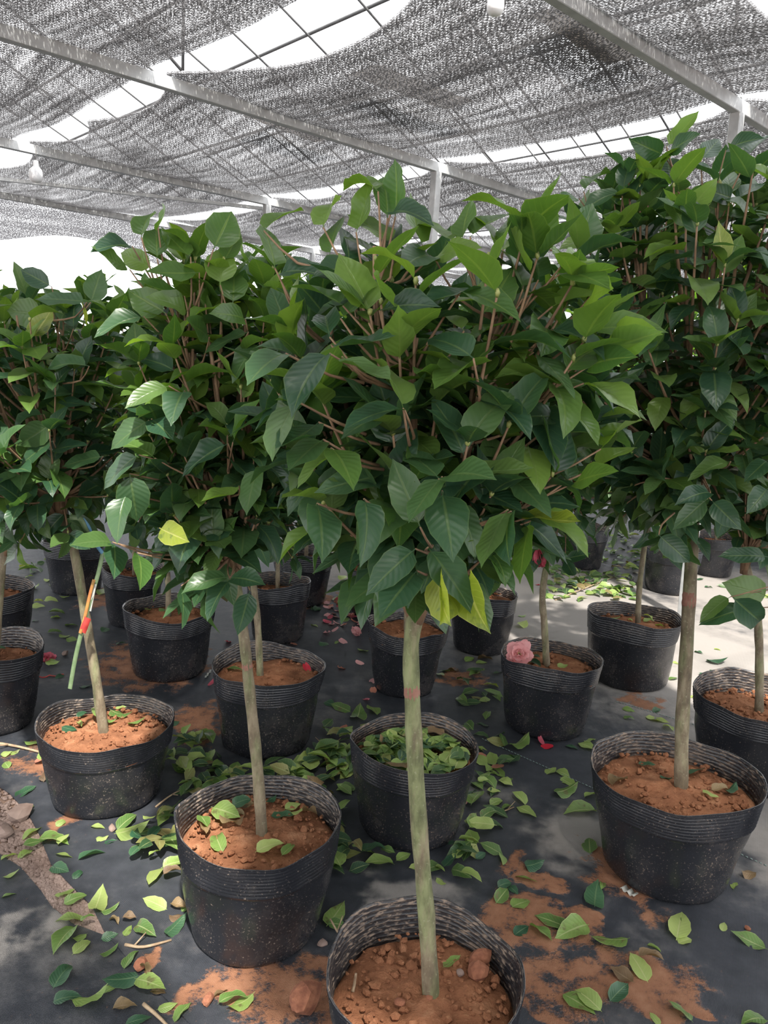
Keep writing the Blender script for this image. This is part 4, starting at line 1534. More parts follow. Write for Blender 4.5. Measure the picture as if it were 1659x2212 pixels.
batch(1099, 1650, [(290, 215, 440, 160, 'g'), (325, 90, 440, 150, 'y'), (300, 40, 390, 90, 'y'), (240, 70, 300, 30, 'y'), (480, 215, 585, 200, 'y'), (570, 305, 340, 325, 'g'), (110, 270, 20, 190, 'y'), (50, 270, 180, 350, 'y'), (520, 580, 510, 470, 'g'),
                   (100, 690, 215, 640, 'd'), (30, 720, 190, 770, 'o'), (0, 780, 60, 840, 'd'), (10, 920, 140, 870, 'g'), (30, 1100, 130, 1040, 'd'), (400, 1060, 160, 975, 'g'), (130, 1030, 290, 1140, 'o'), (515, 1030, 300, 1130, 'o'), (770, 1165, 515, 1155, 'g'),
                   (1070, 1140, 1110, 970, 'y'), (1080, 1150, 1175, 1120, 'y'), (880, 1160, 975, 1200, 'g'), (1045, 950, 1050, 880, 'g'), (1659, 1190, 1415, 1080, 'g'), (1580, 740, 1460, 705, 'b'), (1445, 760, 1440, 815, 'y'),
                   (895, 1405, 770, 1225, 'y'), (805, 1420, 650, 1300, 'b'), (640, 1525, 775, 1430, 'd'), (335, 1465, 560, 1610, 'g'), (600, 1590, 410, 1455, 'y'), (820, 1260, 1000, 1310, 'b'), (1180, 1665, 1015, 1530, 'g'), (970, 1680, 900, 1590, 'y'), (1650, 1640, 1470, 1670, 'o'),
                   (545, 960, 550, 790, 'd'), (590, 790, 605, 850, 'g'), (665, 360, 680, 415, 'y'), (1210, 920, 1225, 880, 'y')], 'on the soil-stained cloth before the widest pot')
batch(0, 1650, [(300, 290, 370, 235, 'g'), (85, 215, 235, 150, 'd'), (430, 300, 640, 335, 'g'), (650, 345, 730, 325, 'd'), (370, 390, 435, 365, 'y'), (580, 390, 680, 405, 'y'), (610, 490, 690, 475, 'y'), (740, 430, 890, 340, 'o'), (730, 500, 950, 400, 'y'), (910, 385, 1000, 395, 'y'),
                (840, 500, 930, 560, 'd'), (940, 490, 1040, 420, 'd'), (830, 645, 915, 570, 'd'), (950, 640, 1025, 600, 'y'), (1030, 680, 1210, 645, 'g'), (1040, 750, 1170, 730, 'b'), (1080, 510, 1140, 600, 'g'), (140, 480, 265, 400, 'y'), (140, 550, 290, 515, 'g'), (0, 610, 115, 560, 'y'),
                (110, 600, 215, 535, 'g'), (350, 580, 470, 600, 'y'), (370, 540, 440, 470, 'y'), (490, 620, 680, 560, 'd'), (460, 740, 545, 690, 'd'), (320, 650, 440, 700, 'd'), (10, 730, 130, 690, 'y'), (0, 850, 95, 820, 'g'), (340, 850, 480, 800, 'o'), (400, 890, 570, 850, 'o'),
                (610, 980, 650, 820, 'y'), (640, 970, 770, 910, 'g'), (540, 1000, 350, 985, 'y'), (490, 1030, 310, 1220, 'g'), (460, 1215, 595, 1125, 'y'), (630, 1245, 770, 1170, 'g'), (510, 1050, 610, 1010, 'g'), (640, 1120, 760, 1095, 'd'), (790, 1110, 845, 1040, 'g'), (870, 1030, 980, 1140, 'g'),
                (1075, 935, 905, 880, 'y'), (1060, 1125, 1190, 990, 'd'), (1090, 905, 1200, 945, 'b'), (1180, 955, 1265, 905, 'g'), (335, 1435, 470, 1270, 'd'), (330, 1515, 530, 1500, 'd'), (445, 1550, 715, 1490, 'g'), (900, 1385, 650, 1400, 'd'), (650, 1460, 750, 1420, 'g'), (860, 1400, 1060, 1500, 'g'),
                (790, 1310, 880, 1190, 'o'), (900, 1330, 990, 1390, 'b'), (710, 1560, 885, 1550, 'b'), (1000, 1580, 1140, 1540, 'o'), (1110, 1650, 1220, 1520, 'g'), (790, 1655, 980, 1620, 'd'), (1390, 1560, 1595, 1490, 'g'), (1360, 1500, 1455, 1450, 'b'), (1655, 1240, 1480, 1330, 'o'),
                (60, 30, 20, -10, 'g'), (280, 120, 310, 60, 'b'), (560, 1090, 500, 1110, 'g'), (700, 1000, 760, 1020, 'b'), (780, 1000, 850, 1010, 'b'), (1130, 990, 1240, 1000, 'b'), (960, 1450, 1050, 1470, 'b')], 'near the gravel gap in the cloth')
batch(550, 1650, [(900, 645, 680, 655, 'y'), (690, 600, 860, 560, 'd'), (480, 640, 550, 610, 'g'), (900, 630, 1000, 590, 'g'), (1310, 715, 1455, 800, 'y'), (1160, 740, 1225, 780, 'y'), (1200, 700, 1290, 630, 'd'), (1220, 570, 1375, 580, 'd'), (1410, 620, 1485, 590, 'd'), (1540, 900, 1630, 820, 'g'), (1550, 800, 1659, 780, 'd'),
                  (410, 1040, 540, 1060, 'g'), (450, 1060, 560, 910, 'o'), (630, 1050, 700, 1010, 'd'), (1380, 310, 1440, 210, 'g'), (1440, 390, 1560, 345, 'g'), (1540, 450, 1340, 430, 'y'), (1330, 400, 1400, 450, 'y'), (1480, 190, 1575, 200, 'y'), (1560, 110, 1650, 160, 'y'), (1420, 140, 1500, 150, 'y'), (1500, 270, 1600, 240, 'g'),
                  (1580, 310, 1659, 280, 'g'), (1230, 500, 1380, 520, 'g'), (1140, 560, 1225, 510, 'y'), (1150, 660, 1185, 680, 'y'), (1290, 450, 1330, 360, 'o'), (1380, 560, 1360, 510, 'y'), (800, 590, 900, 620, 'g'), (1060, 650, 1000, 670, 'y')], 'around the pot filled with clippings')
batch(1099, 1100, [(115, 740, 50, 765, 'y'), (865, 1330, 1030, 1370, 'y'), (985, 1385, 1070, 1425, 'y'), (730, 1340, 810, 1350, 'g'), (720, 1275, 810, 1300, 'o'), (920, 1300, 975, 1285, 'd'), (1040, 975, 1090, 995, 'y'), (1185, 910, 1245, 930, 'd'), (1255, 980, 1405, 985, 'd'), (1280, 1050, 1400, 1045, 'd'), (1210, 1060, 1330, 1080, 'd'),
                   (1310, 895, 1360, 905, 'y'), (1165, 1210, 1220, 1195, 'y'), (1020, 1095, 1085, 1085, 'g'), (5, 1545, 165, 1485, 'g'), (360, 1510, 450, 1545, 'd'), (440, 1490, 570, 1555, 'y'), (60, 690, 110, 680, 'g'), (480, 1500, 560, 1480, 'o'), (1250, 500, 1310, 505, 'd'), (1300, 620, 1340, 612, 'b')], 'on the dusty sunlit cloth')
batch(550, 1100, [(410, 860, 480, 880, 'd'), (655, 900, 730, 920, 'y'), (620, 1300, 480, 1260, 'o'), (650, 1370, 690, 1270, 'g'), (510, 862, 545, 852, 'g'), (530, 440, 600, 460, 'y'), (580, 530, 655, 515, 'y'), (350, 580, 450, 590, 'Y'), (350, 600, 420, 575, 'b'), (1230, 1020, 1310, 1050, 'b'), (1360, 950, 1420, 930, 'g'), (1400, 940, 1480, 935, 'y'), (1420, 960, 1530, 965, 'b'),
                  (380, 660, 420, 640, 'd'), (600, 600, 640, 620, 'd'), (360, 640, 430, 660, 'd'), (640, 700, 690, 690, 'g'), (400, 580, 480, 600, 'Y'), (360, 740, 410, 755, 'o'), (740, 1260, 790, 1330, 'g'), (450, 1230, 510, 1270, 'd')], 'among the pink petals by the middle pots')
batch(0, 1100, [(190, 625, 290, 630, 'y'), (215, 590, 280, 600, 'Y'), (280, 590, 370, 600, 'y'), (375, 570, 445, 575, 'y'), (310, 660, 420, 670, 'g'), (300, 790, 400, 790, 'g'), (375, 815, 455, 825, 'g'), (410, 745, 510, 750, 'g'), (650, 790, 700, 760, 'd'), (285, 985, 400, 1000, 'g'), (350, 1085, 420, 1070, 'd'), (500, 1145, 590, 1130, 'd'), (620, 550, 690, 510, 'y'), (110, 405, 270, 390, 'g'),
                (150, 1515, 280, 1500, 'g'), (245, 1590, 350, 1635, 'y'), (0, 1590, 50, 1575, 'y'), (60, 1575, 120, 1550, 'g'), (1080, 1390, 1150, 1370, 'd'), (1300, 1470, 1380, 1540, 'g'), (280, 455, 340, 465, 'y'), (320, 700, 390, 690, 'g'), (190, 520, 260, 500, 'g'), (740, 870, 810, 860, 'd'), (200, 720, 240, 715, 'd'), (420, 840, 500, 850, 'g'), (330, 495, 380, 480, 'y'),
                (160, 440, 220, 430, 'g'), (120, 395, 190, 380, 'Y')], 'around the ribboned tree')
NHAND = NFALL

# heaps of clippings: leaves strewn over regions of the ground
HEAPS = [((560, 770), (1620, 1900), 230, 'in the heap of clippings between the two clay pots', 0.05), ((340, 560), (1600, 1750), 110, 'in the heap of clippings between the two clay pots', 0.03),
         ((600, 790), (1580, 1670), 50, 'in the heap of clippings between the two clay pots', 0.02), ((1010, 1100), (1540, 1660), 26, 'around the pot filled with clippings', 0.015),
         ((900, 1090), (1450, 1530), 26, 'among the pink petals by the middle pots', 0.01), ((990, 1100), (1680, 1860), 20, 'around the pot filled with clippings', 0.015),
         ((770, 1010), (1830, 1880), 16, 'around the pot filled with clippings', 0.01), ((260, 400), (1720, 1880), 26, 'near the gravel gap in the cloth', 0.015)]
fall_left = 300 - NFALL - 62
stuff_m = []
hrg = random.Random(5)
for (xr, yr, n, where, lift) in HEAPS:
    for _ in range(n):
        px, py = hrg.uniform(*xr), hrg.uniform(*yr)
        g = on_z(px, py, 0)
        if in_pot(g[0], g[1], 0.05):
            continue
        a = hrg.random() * 6.28
        ln = hrg.uniform(0.05, 0.085)
        z0 = hrg.random() * lift
        tip = g + np.array([math.cos(a), math.sin(a), 0]) * ln
        if in_pot(tip[0], tip[1], 0.03):
            continue
        k = hrg.choices('gydob', (5, 3, 5, 2, 1))[0]
        if hrg.random() < 0.30 and NFALL < NHAND + fall_left:
            pa = project(g)
            pb = project(tip)
            fallen(pa[:2], pb[:2], k, where, 0.0, z0)
        else:
            d = np.array([math.cos(a), math.sin(a), hrg.uniform(-0.1, 0.4)])
            nrm = np.array([hrg.uniform(-.6, .6), hrg.uniform(-.6, .6), 1.0])
            stuff_m.append((where, frame(g + np.array([0, 0, 0.006 + z0]), d, nrm, ln, 1.0)))
# far clippings
for (xr, yr, n, lift, where) in [((1185, 1370), (1205, 1295), 190, 0.06, 'heaped behind the slim olive trunk'), ((715, 790), (1150, 1215), 60, 0.05, 'heaped behind the petal heap'), ((60, 200), (1200, 1240), 25, 0.01, 'thinly strewn in the aisle behind the ribboned tree'), ((1000, 1200), (1130, 1190), 60, 0.02, 'far behind the crooked tree'), ((1300, 1400), (1150, 1215), 50, 0.03, 'between the far scuffed and bluish pots'), ((1440, 1659), (1230, 1300), 12, 0.0, 'sparsely strewn before the far pots')]:
    for _ in range(n):
        g = on_z(hrg.uniform(*xr), hrg.uniform(*yr), 0)
        if in_pot(g[0], g[1], 0.08):
            continue
        a = hrg.random() * 6.28
        stuff_m.append((where, frame(g + np.array([0, 0, 0.006 + hrg.random() * lift]), (math.cos(a), math.sin(a), hrg.uniform(-0.1, 0.5)), (hrg.uniform(-.6, .6), hrg.uniform(-.6, .6), 1.0), hrg.uniform(0.06, 0.09), 1.0)))
pd = next(q for q in POTS if q[5] is TREE['D'])
for _ in range(110):
    a, q = hrg.random() * 6.28, math.sqrt(hrg.random()) * pd[2] * 0.78
    b = hrg.random() * 6.28
    g = np.array([pd[0] + q * math.cos(a) - 0.03 * math.cos(b), pd[1] + q * math.sin(a) - 0.03 * math.sin(b), pd[4] + 0.006 + hrg.random() * 0.022])
    stuff_m.append(('filling the pot under the mossy-trunk crown', frame(g, (math.cos(b), math.sin(b), hrg.uniform(-0.1, 0.2)), (hrg.uniform(-.5, .5), hrg.uniform(-.5, .5), 1.0), hrg.uniform(0.05, 0.07), 1.0)))
for hid in sorted(set(h for h, m in stuff_m)):
    mb = MB()
    prg = random.Random(3)
    inpot = 'filling' in hid
    for m in [m for h, m in stuff_m if h == hid]:
        v, f, uv = LOWG[prg.randrange(8)]
        v = np.array(v)
        if inpot:
            v[:, 2] *= 0.55
        m = rest(m.copy(), v, f, True, 0.020 if inpot else 0.040, prg.uniform(-0.05, 0.25))
        mb.add(wpts(m, v), f, uv)
    link('leaf_litter', mb.mesh('leaf_litter', M['leaf_litter'], True, True), label='scattered litter of cut leaves ' + hid, cat='leaf litter', kind='stuff')


# leaves lying in the pots
def zpot(k):
    return next(q[4] for q in POTS if q[5] is TREE[k])


batch(0, 1650, [(1350, 320, 1535, 385, 'g'), (1480, 300, 1625, 275, 'd'), (1430, 570, 1340, 450, 'g'), (1330, 240, 1460, 235, 'b'), (1470, 225, 1600, 215, 'b'), (1215, 300, 1290, 262, 'b'), (1140, 320, 1255, 370, 'b'), (1290, 420, 1330, 480, 'b'), (1230, 360, 1280, 440, 'o')], 'in the pot beside the gravel gap', zpot('B'), lift=0.012)
batch(550, 1650, [(80, 250, 160, 205, 'd'), (190, 300, 300, 275, 'y'), (310, 305, 410, 275, 'y'), (95, 355, 265, 345, 'd'), (0, 590, 200, 560, 'y'), (170, 595, 265, 525, 'g'), (330, 330, 440, 360, 'b')], 'in the pot beside the gravel gap', zpot('B'), lift=0.008)
batch(1099, 1650, [(820, 15, 940, 30, 'd'), (960, 95, 1050, 130, 'd'), (1150, 90, 1250, 45, 'd'), (1230, 190, 1345, 245, 'y'), (1420, 215, 1530, 185, 'd'), (650, 150, 740, 90, 'b'), (1290, 185, 1420, 200, 'b')], 'on the red soil of the widest pot', zpot('E'), lift=0.006)
batch(0, 1100, [(600, 1320, 580, 1260, 'g'), (700, 1310, 850, 1345, 'g'), (690, 1235, 790, 1250, 'g'), (810, 1395, 940, 1360, 'g'), (390, 1420, 500, 1440, 'd'), (480, 1330, 560, 1300, 'd'), (500, 1370, 520, 1400, 'y'), (740, 1285, 790, 1280, 'y')], 'in the pot of the ribboned tree', zpot('C'), lift=0.006)
batch(550, 1650, [(1330, 1200, 1445, 1140, 'g')], 'on the crumbly soil of the mossy-trunk pot', zpot('A'), lift=0.006)
batch(1099, 1100, [(640, 730, 710, 700, 'y'), (860, 700, 930, 725, 'y'), (930, 710, 1010, 715, 'y'), (930, 755, 1000, 765, 'y'), (760, 700, 790, 715, 'y'), (140, 960, 200, 1000, 'd'), (305, 1000, 385, 1010, 'y'), (160, 910, 205, 930, 'd')], 'in a pot by the sunlit cloth', zpot('H'), lift=0.005)
batch(0, 1100, [(945, 610, 1005, 620, 'g'), (900, 640, 940, 650, 'g'), (1400, 1040, 1520, 1050, 'g'), (0, 870, 90, 860, 'd')], 'in a pot behind the ribboned tree', zpot('I'), lift=0.005)
drg = random.Random(8)
pd = next(q for q in POTS if q[5] is TREE['D'])
for i in range(58):
    a, q = drg.random() * 6.28, math.sqrt(drg.random()) * pd[2] * 0.80
    g = np.array([pd[0] + q * math.cos(a), pd[1] + q * math.sin(a), pd[4]])
    b = drg.random() * 6.28
    ln = drg.uniform(0.055, 0.085)
    in_r = lambda p: math.hypot(p[0] - pd[0], p[1] - pd[1]) < pd[2] * 0.9
    tip = g + np.array([math.cos(b), math.sin(b), 0]) * ln
    if not in_r(tip):
        b += math.pi
        tip = g + np.array([math.cos(b), math.sin(b), 0]) * ln
    fallen(project(g)[:2], project(tip)[:2], drg.choices('gydob', (6, 3, 4, 1, 0.6))[0], 'in the pot brimming with clippings', pd[4], drg.random() * 0.028)


# ------------------------------------------------------------------ blooms and petals
def petal_geom(L_, W_, cup, wav, rows=6, notch=0.06):
    v, f = [], []
    for i in range(rows + 1):
        t = i / rows
        w = W_ * 0.5 * (math.sin(math.pi * min(1, 0.12 + 0.80 * t)) ** 0.7)
        for k in range(5):
            x = (k - 2) / 2
            y = L_ * t * (1 - (notch if (i == rows and k == 2) else 0.0) - (0.10 * x * x if i == rows else 0))
            z = cup * L_ * (t * t * 0.5 + 0.35 * x * x * t) + wav * L_ * math.sin(k * 2.1 + i) * t
            v.append((x * w, y, z))
    for i in range(rows):
        for k in range(4):
            a = i * 5 + k
            f.append((a, a + 1, a + 6, a + 5))
    return v, f


PETALM = {}
for mk in ('petal_pink', 'petal_rose', 'petal_brown', 'petal_red'):
    PETALM[mk] = [mesh_from('petal', *petal_geom(1.0, 0.85, c_, 0.03), M[mk]) for c_ in (0.25, 0.55, 0.9)]
frg = random.Random(21)


def bloom(pos, axis, R, mk, label, rings=((6, 1.0, 20), (6, 0.82, 42), (5, 0.6, 62)), stamens=True, cat='flower'):
    e = link('camellia_bloom', None, label=label, cat=cat)
    e.location = tuple(pos)
    ax = Vector(axis).normalized()
    q = ax.to_track_quat('Z', 'Y').to_matrix()
    for ri, (n, k, elev) in enumerate(rings):
        for j in range(n):
            a = 2 * math.pi * (j + 0.5 * ri) / n + frg.uniform(-0.15, 0.15)
            el = math.radians(elev + frg.uniform(-9, 9))
            d = q @ Vector((math.cos(a) * math.cos(el), math.sin(a) * math.cos(el), math.sin(el)))
            nr = q @ Vector((-math.cos(a) * math.sin(el), -math.sin(a) * math.sin(el), math.cos(el)))
            m = frame((0, 0, 0.0), d, nr, R * k * frg.uniform(0.9, 1.1), frg.uniform(0.9, 1.15))
            link('petal', PETALM[mk][frg.randrange(3)], e, mat=Matrix(m.tolist()))
    if stamens:
        mb = MB()
        for j in range(14):
            a = frg.random() * 6.28
            d = q @ Vector((math.cos(a) * 0.3, math.sin(a) * 0.3, 1)).normalized()
            d = np.array(d)
            mb.tube([d * 0.0, d * R * 0.42], [0.0008, 0.0012], 4)
        link('stamens', mb.mesh('stamens', M['stamen']), e)
    return e


zG = next(q for q in POTS if q[5] is TREE['G'])
pG = on_z(1122, 1410, zG[3] + 0.012)
bloom(pG + np.array([0, 0, 0.012]), (-0.1, -0.75, 0.55), 0.052, 'petal_pink', 'pink camellia bloom lying over the rim of a black pot', ((7, 1.0, 4), (6, 0.85, 20), (5, 0.55, 48)))
pR = on_z(97, 1420, 0.016)
bloom(pR, (0.2, -0.3, 0.9), 0.042, 'petal_rose', 'rose-pink camellia bloom lying on the dark ground cloth', ((7, 1.0, 8), (6, 0.75, 25), (5, 0.5, 50)), False)
pBud = on_z(777, 1362, 0.022)
bloom(pBud, (-0.5, -0.5, 0.6), 0.045, 'petal_pink', 'half-open pink bloom on the ground against a pot base', ((5, 1.0, 62), (4, 0.9, 78)), False)
yG = zG[1] - 0.10
pH = on_y(1163, 1188, yG)
bl = bloom(pH, (0.12, -0.25, -1), 0.042, 'petal_rose', 'faded pink bloom hanging head down beside the crooked trunk', ((5, 0.9, 62), (6, 1.15, 74), (5, 1.35, 84)), False)
mb = MB()
up_ = on_y(1120, 1150, yG + 0.04) - pH
mb.tube(smooth_path([(0, 0, 0), (0.0, 0, 0.02), tuple(up_)], 5), [0.0022] * 6, 6)
link('stalk', mb.mesh('stalk', M['twig']), bl)
pc = on_y(742, 1322, 3.2)
p_old = on_z(738, 1300, 0.014)
bloom(p_old, (0.0, -0.2, 1.0), 0.045, 'petal_brown', 'withered salmon bloom on the cloth among loose petals', ((7, 1.0, 12), (6, 0.7, 35)), False)


def petal(px, py, key, label, z=0.0, size=0.035, group=None):
    p = on_z(px, py, z)
    a = frg.random() * 6.28
    m = frame(p + np.array([0, 0, 0.004]), (math.cos(a), math.sin(a), frg.uniform(0, 0.15)), (frg.uniform(-.3, .3), frg.uniform(-.3, .3), 1), size * frg.uniform(0.85, 1.15), frg.uniform(0.8, 1.1))
    TO_REST.append(link('fallen_petal', PETALM[key][frg.randrange(2)], None, label, 'petal', group, mat=Matrix(m.tolist())))


for i in range(34):
    petal(frg.uniform(698, 795), frg.uniform(1296, 1352), (pk := frg.choice(['petal_pink', 'petal_pink', 'petal_brown', 'petal_rose'])), 'loose %s petal in the strewn heap beside a black pot' % {'petal_pink': 'pink', 'petal_brown': 'withered salmon', 'petal_rose': 'dark rose'}[pk], 0.0, 0.04, 'pink petals strewn in a heap')
for i in range(6):
    petal(frg.uniform(765, 790), frg.uniform(1290, 1330), 'petal_pink', 'loose pink petal in the strewn heap beside a black pot', 0.0, 0.04, 'pink petals strewn in a heap')
for (x, y, k_, lab, z_) in [(705, 1366, 'petal_pink', 'pink petal pair lying alone on the bare cloth', 0), (716, 1364, 'petal_pink', 'pink petal beside another on the bare cloth', 0), (748, 1390, 'petal_pink', 'lone pink petal by a dark green leaf', 0), (786, 1435, 'petal_pink', 'lone pink petal next to the petal-heap pot', 0),
                            (742, 1442, 'petal_brown', 'small withered brown petal on the cloth', 0), (815, 1478, 'petal_pink', 'upper pink petal leaning at the petal-heap pot foot', 0), (813, 1496, 'petal_brown', 'lower faded petal at the petal-heap pot foot', 0), (786, 1508, 'petal_rose', 'dark rose petal before the petal-heap pot', 0),
                            (640, 1390, 'petal_brown', 'salmon petal behind the red-petal pot', 0), (1009, 1738, 'petal_pink', 'pink petal standing at the clippings pot side', 0.0), (1062, 1658, 'petal_brown', 'reddish withered bud among leaves near the clippings pot', 0), (1045, 1632, 'petal_brown', 'salmon petal half under leaves near the clippings pot', 0),
                            (1168, 1612, 'petal_red', 'red petal at the foot of the pink-bloom pot', 0), (1174, 1606, 'petal_rose', 'rose petal tucked behind the red one', 0), (1158, 1262, 'petal_red', 'small red petal in the aisle behind the crooked trunk', 0), (1253, 1249, 'petal_red', 'small red petal on the cut green twigs', 0.03),
                            (668, 1446, 'petal_red', 'bright red petal on the clay in a pot', zpot('F') + 0.004), (728, 1584, 'petal_brown', 'salmon petal by the heap of clippings', 0), (75, 1650, 'petal_brown', 'withered reddish petal near the brown stick', 0), (450, 1482, 'petal_rose', 'small rose petal beside the red-petal pot', 0), (490, 1385, 'petal_red', 'tiny red petal behind the red-petal pot', 0)]:
    petal(x, y, k_, lab, z_, 0.04)

# ------------------------------------------------------------------ ribbon on the leaning tree
potC = next(q for q in POTS if q[5] is TREE['C'])
yC = potC[1] - 0.03


def strip(parent, pts, w, mat, name):
    P = smooth_path([on_y(x, y, yC - dy) for x, y, dy in pts], 14)
    mb = MB()
    vv = []
    for i, p in enumerate(P):
        d = P[min(i + 1, 14)] - P[max(i - 1, 0)]
        d /= np.linalg.norm(d)
        tw = 0.5 * math.sin(i * 0.5)
        s_ = np.cross(d, [0, -math.cos(tw), math.sin(tw)])
        s_ /= np.linalg.norm(s_)
        n_ = np.cross(d, s_) * 0.0006
        for a in (-1, 1):
            for b in (-1, 1):
                vv.append(p + s_ * a * w + n_ * b - RIB0)
    ff = []
    for i in range(14):
        a = i * 4
        for (k1, k2) in ((0, 1), (1, 3), (3, 2), (2, 0)):
            ff.append((a + k1, a + k2, a + 4 + k2, a + 4 + k1))
    mb.add(vv, ff)
    link(name, mb.mesh(name, M[mat]), parent)


RIB0 = on_y(185, 1130, yC)
rib = link('marker_ribbon', None, label='striped green, orange and red ribbon hanging beside the leaning trunk', cat='ribbon')
rib.location = tuple(RIB0)
strip(rib, [(150, 1118, 0.02), (172, 1120, 0.02), (186, 1145, 0.01), (196, 1160, 0.0)], 0.007, 'rib_green', 'ribbon_tail')
strip(rib, [(178, 1120, 0.015), (192, 1140, 0.01), (203, 1170, 0.0), (222, 1195, 0.0)], 0.005, 'rib_blue', 'ribbon_tail')
strip(rib, [(222, 1195, 0.0), (212, 1240, 0.01), (197, 1290, 0.02), (180, 1350, 0.03), (163, 1420, 0.035), (151, 1488, 0.04)], 0.0055, 'rib_green', 'ribbon_tail')
strip(rib, [(203, 1252, 0.02), (194, 1285, 0.024), (184, 1330, 0.03), (173, 1368, 0.036)], 0.0042, 'rib_orange', 'ribbon_stripe')
strip(rib, [(190, 1335, 0.034), (184, 1350, 0.034), (178, 1366, 0.034)], 0.009, 'rib_red', 'ribbon_knot')
strip(rib, [(206, 1262, 0.016), (200, 1290, 0.02), (194, 1320, 0.024)], 0.0036, 'rib_white', 'ribbon_stripe')


def ground_strip(a, b, w, mat, name, label, cat):
    A, B = on_z(*a, 0.006), on_z(*b, 0.006)
    d = B - A
    n = np.cross([0, 0, 1.0], d / np.linalg.norm(d)) * w
    vv, K = [], 8
    for i in range(K + 1):
        p = A + d * i / K + np.array([0, 0, 0.004 * math.sin(i * 1.9)])
        vv += [p - n, p + n, p + n + [0, 0, -0.001], p - n + [0, 0, -0.001]]
    ff = []
    for i in range(K):
        for k1 in range(4):
            k2 = (k1 + 1) % 4
            ff.append((i * 4 + k1, i * 4 + k2, i * 4 + 4 + k2, i * 4 + 4 + k1))
    link(name, mesh_from(name, vv, ff, M[mat]), label=label, cat=cat)


ground_strip((75, 1462), (138, 1456), 0.005, 'rib_red', 'plastic_strip', 'bright red plastic strip lying on the cloth under the ribboned tree', 'strip')
ground_strip((444, 1462), (455, 1446), 0.004, 'rib_white', 'plastic_strip', 'small white plastic scrap at the shiny creased pot foot', 'strip')
ground_strip((1352, 1908), (1382, 1927), 0.010, 'rib_white', 'paper_scrap', 'crumpled pale paper scrap at the foot of the widest pot', 'scrap')


# ------------------------------------------------------------------ sticks, stones, gravel
def stick(pts, r, label, z=0.004, side=0):
    P = [on_z(x, y, z + dz) for x, y, dz in pts]
    mb = MB()
    c = P[0]
    Q = smooth_path([p - c + np.array([0, 0, r]) for p in P], 8)
    rs = random.Random(int(pts[0][0]))
    mb.tube(Q, [r * (1 - 0.04 * i) for i in range(9)], 7, 0.08, rs)
    for k_ in range(side):
        i = rs.randrange(2, 7)
        d = np.array([rs.uniform(-1, 1), rs.uniform(-1, 1), 0.25])
        d /= np.linalg.norm(d)
        mb.tube([Q[i], Q[i] + d * 0.035], [r * 0.6, r * 0.35], 5)
    o = link('stick', mb.mesh('stick', M['twig_dry']), label=label, cat='stick')
    o.location = tuple(c)


stick([(-25, 1606, 0), (35, 1615, 0.002), (106, 1633, 0)], 0.005, 'brown stick on the ground before the ribboned tree', 0.0, 1)
stick([(748, 2040, 0), (733, 2020, 0.02), (713, 1985, 0.05)], 0.0028, 'thin dry stick leaning beside the mossy-trunk pot', 0.0, 1)
stick([(762, 2138, 0), (766, 2120, 0.01), (769, 2098, 0.03)], 0.003, 'short dry stick stuck in crumbly soil of the mossy-trunk pot', zpot('A') + 0.004)
stick([(270, 2040, 0.003), (310, 2045, 0.006), (370, 2030, 0.003)], 0.0035, 'cut branch end with leaves near the gravel gap', 0.0, 1)
stick([(336, 1742, 0.004), (364, 1720, 0.010), (398, 1700, 0.010)], 0.003, 'thin cut twig in the heap by the ribboned pot', 0.0, 2)
stick([(690, 1620, 0.01), (705, 1592, 0.012), (735, 1626, 0.01)], 0.0025, 'forked cut twig in the heap by the clippings pot', 0.0, 2)
stick([(1050, 1745, 0.004), (1080, 1752, 0.008), (1110, 1742, 0.004)], 0.0026, 'cut twig with leaves beside the clippings pot', 0.0, 1)
stick([(310, 2165, 0.003), (340, 2190, 0.004), (362, 2212, 0.003)], 0.004, 'dark stick on soil-stained cloth by the gravel gap', 0.0)
stick([(1200, 1290, 0.02), (1270, 1262, 0.03), (1330, 1240, 0.02)], 0.004, 'cut twig in the green heap behind the slim olive trunk', 0.0, 3)
stick([(470, 1740, 0.0), (482, 1738, 0.004), (494, 1734, 0.0)], 0.002, 'straw stalk on the clay among dead leaves', zpot('B') + 0.006)


def stone(px, py, r, mat, label, z=0.0, cat='stone', name='stone'):
    p = on_z(px, py, z)
    mb = MB()
    rs = random.Random(int(px * 7 + py))
    t = MB()
    ico(t, (0, 0, 0), r, rs, 0.8)
    # one subdivision, pushed out and roughened
    V0 = [np.array(q) for q in t.v]
    cache, vv, ff = {}, [q for q in V0], []

    def midp(a, b):
        k_ = (min(a, b), max(a, b))
        if k_ not in cache:
            m_ = (vv[a] + vv[b]) / 2
            m_ = m_ * (1.10 + rs.uniform(-0.05, 0.05))
            cache[k_] = len(vv)
            vv.append(m_)
        return cache[k_]
    for a, b, c in t.f:
        ab, bc, ca = midp(a, b), midp(b, c), midp(c, a)
        ff += [(a, ab, ca), (b, bc, ab), (c, ca, bc), (ab, bc, ca)]
    zmin = min(q[2] for q in vv)
    o = link(name, mesh_from(name, vv, ff, M[mat], False), label=label, cat=cat)
    o.location = (p[0], p[1], z - zmin - 0.002)


